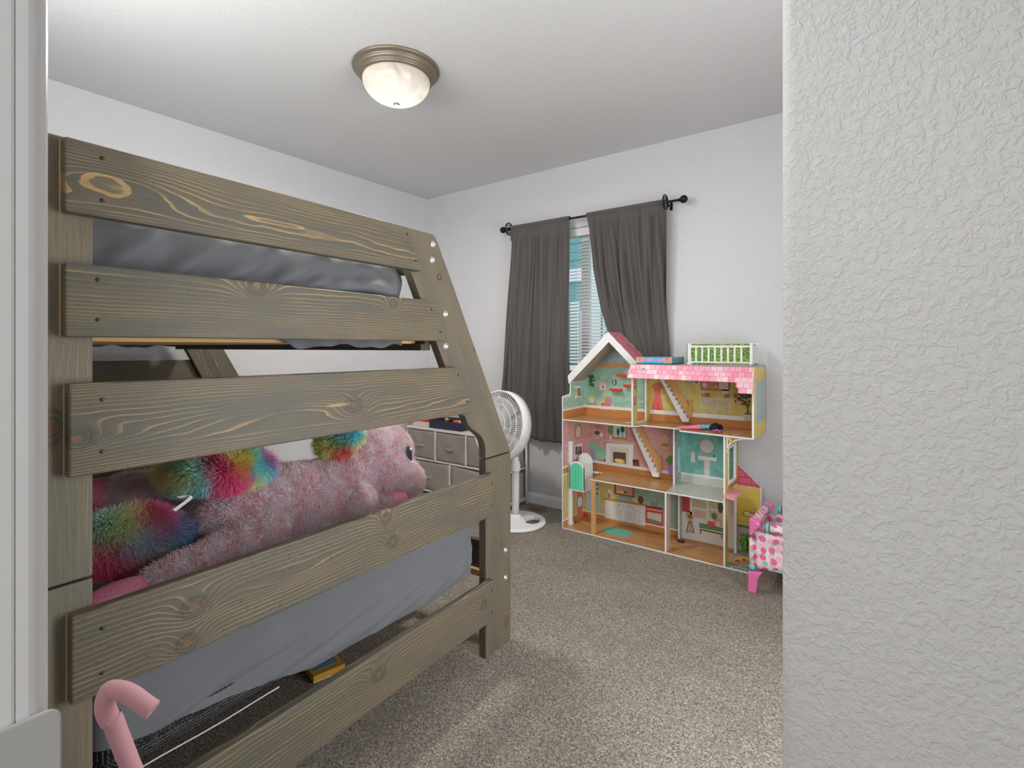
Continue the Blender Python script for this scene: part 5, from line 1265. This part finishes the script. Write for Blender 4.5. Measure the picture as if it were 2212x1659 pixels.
m_gt, N, b = newmat('printed_game_lid', rough=.3)
tc = N.new('ShaderNodeTexCoord').outputs['Object']
vo = N.new('ShaderNodeTexVoronoi'); N.l.new(tc, vo.inputs['Vector']); vo.inputs['Scale'].default_value = 30
N.l.new(N.mix(.5, vo.outputs['Color'], C3(90, 130, 140)), b.inputs['Base Color'])
bm = bmesh.new(); add_box(bm, gx0, gx1, gy0, gy1, gz0 + .006, gz1)
for f in bm.faces:
    if f.normal.z > .5 or sum(v.co.z for v in f.verts) / 4 > gz1 - .001: f.material_index = 1
    elif all(v.co.x > gx1 - 1e-4 for v in f.verts): f.material_index = 2
o = from_bm('lid', bm, [m_gb, m_gt, plain((84, 134, 150), .35, grain=.3)], gb)
box('tray', gx0 + .003, gx1 - .003, gy0 + .003, gy1 - .003, gz0, gz0 + .006, plain((44, 96, 84), .5), gb)
def text(name, s, size, loc, rot, mat, parent, ext=.0006, align='CENTER', bold=0):
    cu = bpy.data.curves.new(name, 'FONT'); cu.body = s; cu.size = size; cu.extrude = ext; cu.align_x = align; cu.align_y = 'CENTER'; cu.offset = bold
    t = bpy.data.objects.new(name, cu); COL.objects.link(t)
    dg = bpy.context.evaluated_depsgraph_get(); dg.update()
    me_ = bpy.data.meshes.new_from_object(t.evaluated_get(dg)); bpy.data.objects.remove(t); me_.materials.clear()
    me_.transform(Matrix.Translation(loc) @ Matrix.Rotation(rot[2], 4, 'Z') @ Matrix.Rotation(rot[0], 4, 'X'))
    return link(name, me_, mat, parent)
text('lettering_outline', 'CANDY LAND', .0235, ((gx0 + gx1) / 2 - .006, gy0 - .0006, (gz0 + gz1) / 2 + .003), (R(90), 0, 0), plain((235, 235, 240), .4, grain=0), gb, .0003, bold=.0018)
text('lettering', 'CANDY LAND', .0235, ((gx0 + gx1) / 2 - .006, gy0 - .0014, (gz0 + gz1) / 2 + .003), (R(90), 0, 0), plain((206, 70, 90), .4, grain=0), gb, .0003, bold=.0003)
# ------------------------------------------------------------------ small things in the doll house
prism('round_rug', ell(0, 0, .106, .062, 40), 'z', 0, .003, plain((96, 172, 152), .9, grain=.1))
rg = bpy.data.objects['round_rug']; rg.location = (-1.530, 3.305, .0106); tag(rg, 'round teal felt rug on the doll house kitchen floor', 'rug')
dl = root('robot_toy', (-1.115, 3.39, .0106), 'small dark red and black round toy lying on the ground floor of the doll house', 'toy')
lathe('disc', [(0, 0), (.020, 0), (.024, .005), (.023, .011), (.016, .014), (0, .013)], plain((64, 30, 36), .35), dl, Matrix.Translation((-1.115, 3.39, .0106)), 24)
lathe('hub', [(.010, .013), (.009, .017), (0, .018)], plain((120, 40, 48), .35), dl, Matrix.Translation((-1.115, 3.39, .0106)), 16)
mt = root('toy_doormat', (-.725, 3.31, .0106), 'tan toy doormat on the paved patio beside the doll house', 'mat')
prism('mat', [(-.770, 3.245), (-.683, 3.245), (-.690, 3.375), (-.757, 3.375)], 'z', .0106, .0126, plain((190, 146, 88), .8), mt)
for (x, y) in ((-.742, 3.287), (-.712, 3.325)): prism('paw_mark', ell(x, y, .012, .010, 10), 'z', .0126, .0130, plain((60, 44, 36), .7), mt)
# a doll lying face down on the top floor
dz = .786
doll = root('fashion_doll', (-.98, 3.30, dz), 'small doll with black hair and pink leggings lying in the doll house', 'doll')
skin = plain((150, 98, 70), .5, grain=0)
V_ = Vector
legs = chain([(V_((-.955, 3.265, dz + .018)), .016), (V_((-1.02, 3.235, dz + .012)), .011), (V_((-1.075, 3.215, dz + .009)), .007)], 5) + chain([(V_((-.955, 3.245, dz + .018)), .015), (V_((-1.02, 3.222, dz + .012)), .010), (V_((-1.08, 3.206, dz + .009)), .006)], 5)
body_ = legs + chain([(V_((-.955, 3.258, dz + .018)), .017), (V_((-.925, 3.285, dz + .018)), .013), (V_((-.90, 3.30, dz + .018)), .015)], 4) + chain([(V_((-.90, 3.30, dz + .018)), .008), (V_((-.885, 3.30, dz + .018)), .008)], 2)
me_ = blob_mesh(body_, .003, 4)
for mm_ in (plain((236, 120, 156), .5, grain=0), plain((110, 180, 206), .6, grain=0), skin): me_.materials.append(mm_)
for p_ in me_.polygons:
    x = p_.center.x; p_.material_index = 0 if x < -.944 else (1 if x < -.892 else 2)
_o = link('body', me_, None, doll, True)
link('jacket', blob_mesh(chain([(V_((-.965, 3.30, dz + .017)), .017), (V_((-.925, 3.305, dz + .018)), .018)], 4), .003, 3), plain((52, 92, 140), .6), doll, True)
link('arm', blob_mesh(chain([(V_((-.93, 3.325, dz + .012)), .006), (V_((-.97, 3.35, dz + .008)), .005), (V_((-1.0, 3.33, dz + .007)), .005)], 5), .002, 3), skin, doll, True)
link('hair', blob_mesh([(V_((-.872, 3.298, dz + .022)), .024), (V_((-.85, 3.30, dz + .018)), .022), (V_((-.885, 3.285, dz + .018)), .020), (V_((-.855, 3.275, dz + .012)), .016)], .003, 3), plain((24, 22, 26), .5), doll, True)
hb = root('hair_bow', (-.845, 3.225, dz), 'tiny purple and pink round toy bow beside the doll on the top floor', 'toy')
bm = bmesh.new()
for rr_i in (.024, .015): add_tube(bm, [(-.845 + rr_i * math.cos(2 * math.pi * i / 20), 3.225 + rr_i * .8 * math.sin(2 * math.pi * i / 20), dz + .008 + .006 * math.sin(i * 1.3)) for i in range(21)], .004, 6)
from_bm('loop', bm, plain((166, 84, 140), .4), hb)
link('knot', blob_mesh([(V_((-.845, 3.225, dz + .008)), .008), (V_((-.833, 3.225, dz + .008)), .006)], .002, 2), plain((230, 190, 215), .4), hb, True)
for (x, y, z, a, w_k, lb_) in ((-.735, 3.20, dz, .5, .016, 'longest white paper scrap on the top floor right of the doll'), (-.715, 3.225, dz, 1.1, .008, 'tiny white scrap on the top floor, closest to the right wall'), (-.775, 3.165, dz, .2, .008, 'tiny white scrap at the front edge of the top floor'), (-1.10, 3.27, dz, .6, .012, 'white paper strip beside the foot of the upper toy staircase')):
    o = prism('paper_scrap', [(-w_k, -.003), (w_k, -.004), (w_k * .9, .003), (-w_k * .8, .004)], 'z', 0, .0006, plain((236, 232, 226), .6, grain=0))
    o.location = (x, y, z + .0002); o.rotation_euler = (0, 0, a); tag(o, lb_, 'scrap', 'paper scraps on the top floor')
o = prism('paper_scrap', [(-.025, -.012), (.02, -.014), (.028, .008), (-.01, .014), (-.028, .004)], 'z', 0, .001, plain((236, 236, 240), .5, grain=0)); o.location = (-1.43, 3.27, dz + .0002)
tag(o, 'curled white paper piece by the column in the doll house attic room', 'scrap')
sticker = [(-1.296, 1.1655, (206, 206, 200), .007), (-1.276, 1.160, (150, 166, 170), .009)]
for x, z, cc_, r0 in sticker:
    o = prism('sticker', ell(x, z, r0, r0 * .8, 14), 'y', band_y(x, z) - .0065, band_y(x, z) - .0020, plain(cc_, .3), dh)

# ------------------------------------------------------------------ doll playpen
PX0, PX1, PY0, PY1 = -.592, .08, 2.945, 3.325
PTOP, PBOT = .385, .135
pp = root('doll_playpen', (-.25, 3.12, 0), 'toy playpen in white fabric with pink and mint dots and pink corner feet', 'toy playpen')
m_dot, N, b = newmat('dotted_fabric', rough=.7, spec=.2)
tc = N.new('ShaderNodeTexCoord').outputs['Object']; sp = N.new('ShaderNodeSeparateXYZ'); N.l.new(tc, sp.inputs[0])
vec = N.comb(N.m('ADD', sp.outputs[0], sp.outputs[1]), N.m('MULTIPLY', sp.outputs[2], 1.0), 0.)
col = C3(232, 210, 214, 1.1)
def layer(col, scale, ox, oz, rad, rgb, ring=None):
    v2 = N.new('ShaderNodeVectorMath', operation='ADD'); N.l.new(vec, v2.inputs[0]); v2.inputs[1].default_value = (ox, oz, 0)
    vo = N.new('ShaderNodeTexVoronoi'); vo.voronoi_dimensions = '2D'; N.l.new(v2.outputs[0], vo.inputs['Vector']); vo.inputs['Scale'].default_value = scale; vo.inputs['Randomness'].default_value = .35
    if ring: col = N.mix(N.m('LESS_THAN', vo.outputs['Distance'], rad * 1.14), col, C3(*ring, k=1.05))
    return N.mix(N.m('LESS_THAN', vo.outputs['Distance'], rad), col, C3(*rgb, k=1.05))
col = layer(col, 24, .02, .01, .36, (240, 186, 196)); col = layer(col, 19, .5, .31, .23, (150, 200, 184)); col = layer(col, 20, .9, .77, .27, (232, 110, 162), (176, 100, 150))
N.l.new(col, b.inputs['Base Color']); N.l.new(N.bump(N.noise(tc, 22, 3, .5, 1), .5, .006), b.inputs['Normal'])
m_turq = plain((110, 192, 184), .5, k=1.1); m_pinkp = plain((226, 118, 172), .4, grain=0, k=1.05); m_frame = plain((130, 130, 136), .3, .6)
def panel(a, b2, dark=False, name='side_panel'):
    bm = bmesh.new(); n, m_ = 20, 10; g = []
    ax, ay = a; bx, by_ = b2; L = math.hypot(bx - ax, by_ - ay); nx_, ny_ = (by_ - ay) / L, -(bx - ax) / L
    for j in range(m_ + 1):
        row = []
        for i in range(n + 1):
            u, v = i / n, j / m_
            d = .006 * math.sin(u * 9 + v * 6) * math.sin(math.pi * v) + .004 * math.sin(u * 23 - v * 9)
            row.append(bm.verts.new((ax + (bx - ax) * u + nx_ * d, ay + (by_ - ay) * u + ny_ * d, PBOT + (PTOP - .06 - PBOT) * v)))
        g.append(row)
    for j in range(m_):
        for i in range(n): bm.faces.new((g[j][i], g[j][i + 1], g[j + 1][i + 1], g[j + 1][i]))
    o = from_bm(name, bm, m_dot, pp, True); s2 = o.modifiers.new('s', 'SOLIDIFY'); s2.thickness = .002
    rt = [(ax + (bx - ax) * u, ay + (by_ - ay) * u, PTOP - .03) for u in np.linspace(.12, .88, 16)]
    bm = bmesh.new(); add_tube(bm, rt, [.021 + .0025 * math.sin(i * 1.9) for i in range(16)], 12); from_bm('padded_rail', bm, m_dot, pp)
    for u in (.10, .90):
        q = V_((ax + (bx - ax) * u, ay + (by_ - ay) * u, PTOP - .03)); dd = V_((bx - ax, by_ - ay, 0)).normalized() * .008
        tube('rail_binding', [q - dd, q + dd], .024, m_turq, pp, 12)
    tube('bottom_binding', [(ax + (bx - ax) * u, ay + (by_ - ay) * u, PBOT + .003 * math.sin(u * 9)) for u in np.linspace(.02, .98, 14)], .005, m_turq, pp, 8)
panel((PX0 + .01, PY0), (PX1 - .01, PY0)); panel((PX0, PY1 - .01), (PX0, PY0 + .01)); panel((PX1, PY0 + .01), (PX1, PY1 - .01)); panel((PX1 - .01, PY1), (PX0 + .01, PY1))
box('floor_pad', PX0 + .01, PX1 - .01, PY0 + .01, PY1 - .01, PBOT, PBOT + .015, m_dot, pp, .004)
for (x, y, sx, sy) in ((PX0, PY0, 1, 1), (PX1, PY0, -1, 1), (PX0, PY1, 1, -1), (PX1, PY1, -1, -1)):
    prism('corner_cap', [(x - .012 * sx, PTOP + .006), (x + .040 * sx, PTOP - .002), (x + .042 * sx, PTOP - .030), (x + .016 * sx, PTOP - .052), (x + .004 * sx, PTOP - .082), (x - .012 * sx, PTOP - .086)], 'y', min(y - .014 * sy, y + .030 * sy), max(y - .014 * sy, y + .030 * sy), m_pinkp, pp, .006)
    lathe('cap_rivet', [(.0065, 0), (.006, .002), (.003, .003), (0, .003)], plain((200, 200, 205), .25, .8, grain=0), pp, Matrix.Translation((x + .028 * sx, y - .014 * sy, PTOP - .018)) @ Matrix.Rotation(R(90), 4, 'X'), 12)
    tube('corner_post', [(x, y, .10), (x, y, PTOP - .09)], .008, m_frame, pp, 8)
    tube('post_sleeve', [(x, y, PBOT - .005), (x, y, PTOP - .10)], .014, m_dot, pp, 10); tube('post_binding', [(x, y, PBOT - .014), (x, y, PBOT + .012)], .0155, m_turq, pp, 10)
    bm = bmesh.new(); add_prism(bm, [(x - .016 * sx, .112), (x + .052 * sx, .118), (x + .030 * sx, .080), (x + .022 * sx, 0), (x - .020 * sx, 0), (x - .018 * sx, .05)], 'y', y - .018, y + .018)
    bev(from_bm('leg', bm, m_pinkp, pp), .006, 3)
tube('brace', [(PX0 + .03, PY0 + .01, .112), (-.30, 3.12, .128), (PX1 - .03, PY1 - .01, .112)], .005, m_frame, pp, 8)
tube('brace', [(PX0 + .03, PY1 - .01, .112), (-.30, 3.14, .128), (PX1 - .03, PY0 + .01, .112)], .005, m_frame, pp, 8)

# ------------------------------------------------------------------ picture book under the bed
pb = root('picture_book', (-1.83, 1.2, 0), 'yellow bordered blue picture book lying on the carpet under the lower bunk', 'book')
PBZ = .03
pb.rotation_euler = (0, 0, 0)
bk = [(-1.760, 1.252), (-1.788, 1.130), (-2.02, 1.18), (-1.99, 1.305)]
prism('cover', bk, 'z', .006, .030, plain((206, 160, 60), .5), pb, .001)
c0 = V_((sum(p[0] for p in bk) / 4, sum(p[1] for p in bk) / 4))
prism('cover_picture', [tuple(c0 + (V_(p) - c0) * .74) for p in bk], 'z', .030, .0312, plain((96, 150, 176), .4), pb)
prism('pages', [tuple(c0 + (V_(p) - c0) * .97) for p in bk], 'z', .001, .006, plain((220, 214, 200), .8), pb)

# ------------------------------------------------------------------ pink hollow tube, bent over like a hook
XT = -.85
tp_ = []
for (cx_, cy_) in ((1750, 968), (1650, 800), (1592, 690), (1568, 600), (1570, 520), (1592, 430), (1640, 350), (1710, 300), (1790, 285), (1870, 305), (1950, 350), (2045, 398)):
    r_ = ray(cx_ * .14467, 1440 + cy_ * .14467); t = XT / r_[0]; tp_.append(V_((XT + .0, r_[1] * t, H + r_[2] * t)))
for i, p in enumerate(tp_):
    if i >= 7: p.x += .011 * (i - 6)
down = [V_((XT - .03, tp_[0].y + .10, .02)), V_((XT - .02, tp_[0].y + .085, .25)), V_((XT - .01, tp_[0].y + .055, .55))]
tp_ = down + tp_
# smooth the path
def cr(P, n=5):
    out = []
    for i in range(len(P) - 1):
        p0, p1, p2, p3 = P[max(i - 1, 0)], P[i], P[i + 1], P[min(i + 2, len(P) - 1)]
        for k in range(n):
            t = k / n; out.append(.5 * ((2 * p1) + (p2 - p0) * t + (2 * p0 - 5 * p1 + 4 * p2 - p3) * t * t + (3 * p1 - p0 - 3 * p2 + p3) * t ** 3))
    return out + [P[-1]]
path = cr(tp_)
bm = bmesh.new(); add_tube(bm, path, .0117, 20, cap=False)
bm.verts.ensure_lookup_table(); nv_ = len(bm.verts); last = bm.verts[nv_ - 20:nv_]; first = bm.verts[:20]; d = (path[-1] - path[-2]).normalized(); cen = path[-1]
prev = list(last)
for sc_, dd in ((.93, .0012), (.42, .0014), (.36, .0), (.36, -.04)):
    rg_ = [bm.verts.new(cen + (v.co - cen) * sc_ + d * dd) for v in last]
    for k in range(20): bm.faces.new((prev[k], prev[(k + 1) % 20], rg_[(k + 1) % 20], rg_[k])).smooth = True
    prev = rg_
bm.faces.new(prev); bm.faces.new(list(first)[::-1])
m_tube, N, b = newmat('pale_pink_foam', C3(226, 166, 176), .55, 0, .3); b.inputs['Subsurface Weight'].default_value = .15; b.inputs['Subsurface Radius'].default_value = (.01, .004, .004)
tag(from_bm('hooked_tube', bm, m_tube), 'pale pink hollow tube bent over like a hook in front of the bunk bed post', 'toy')
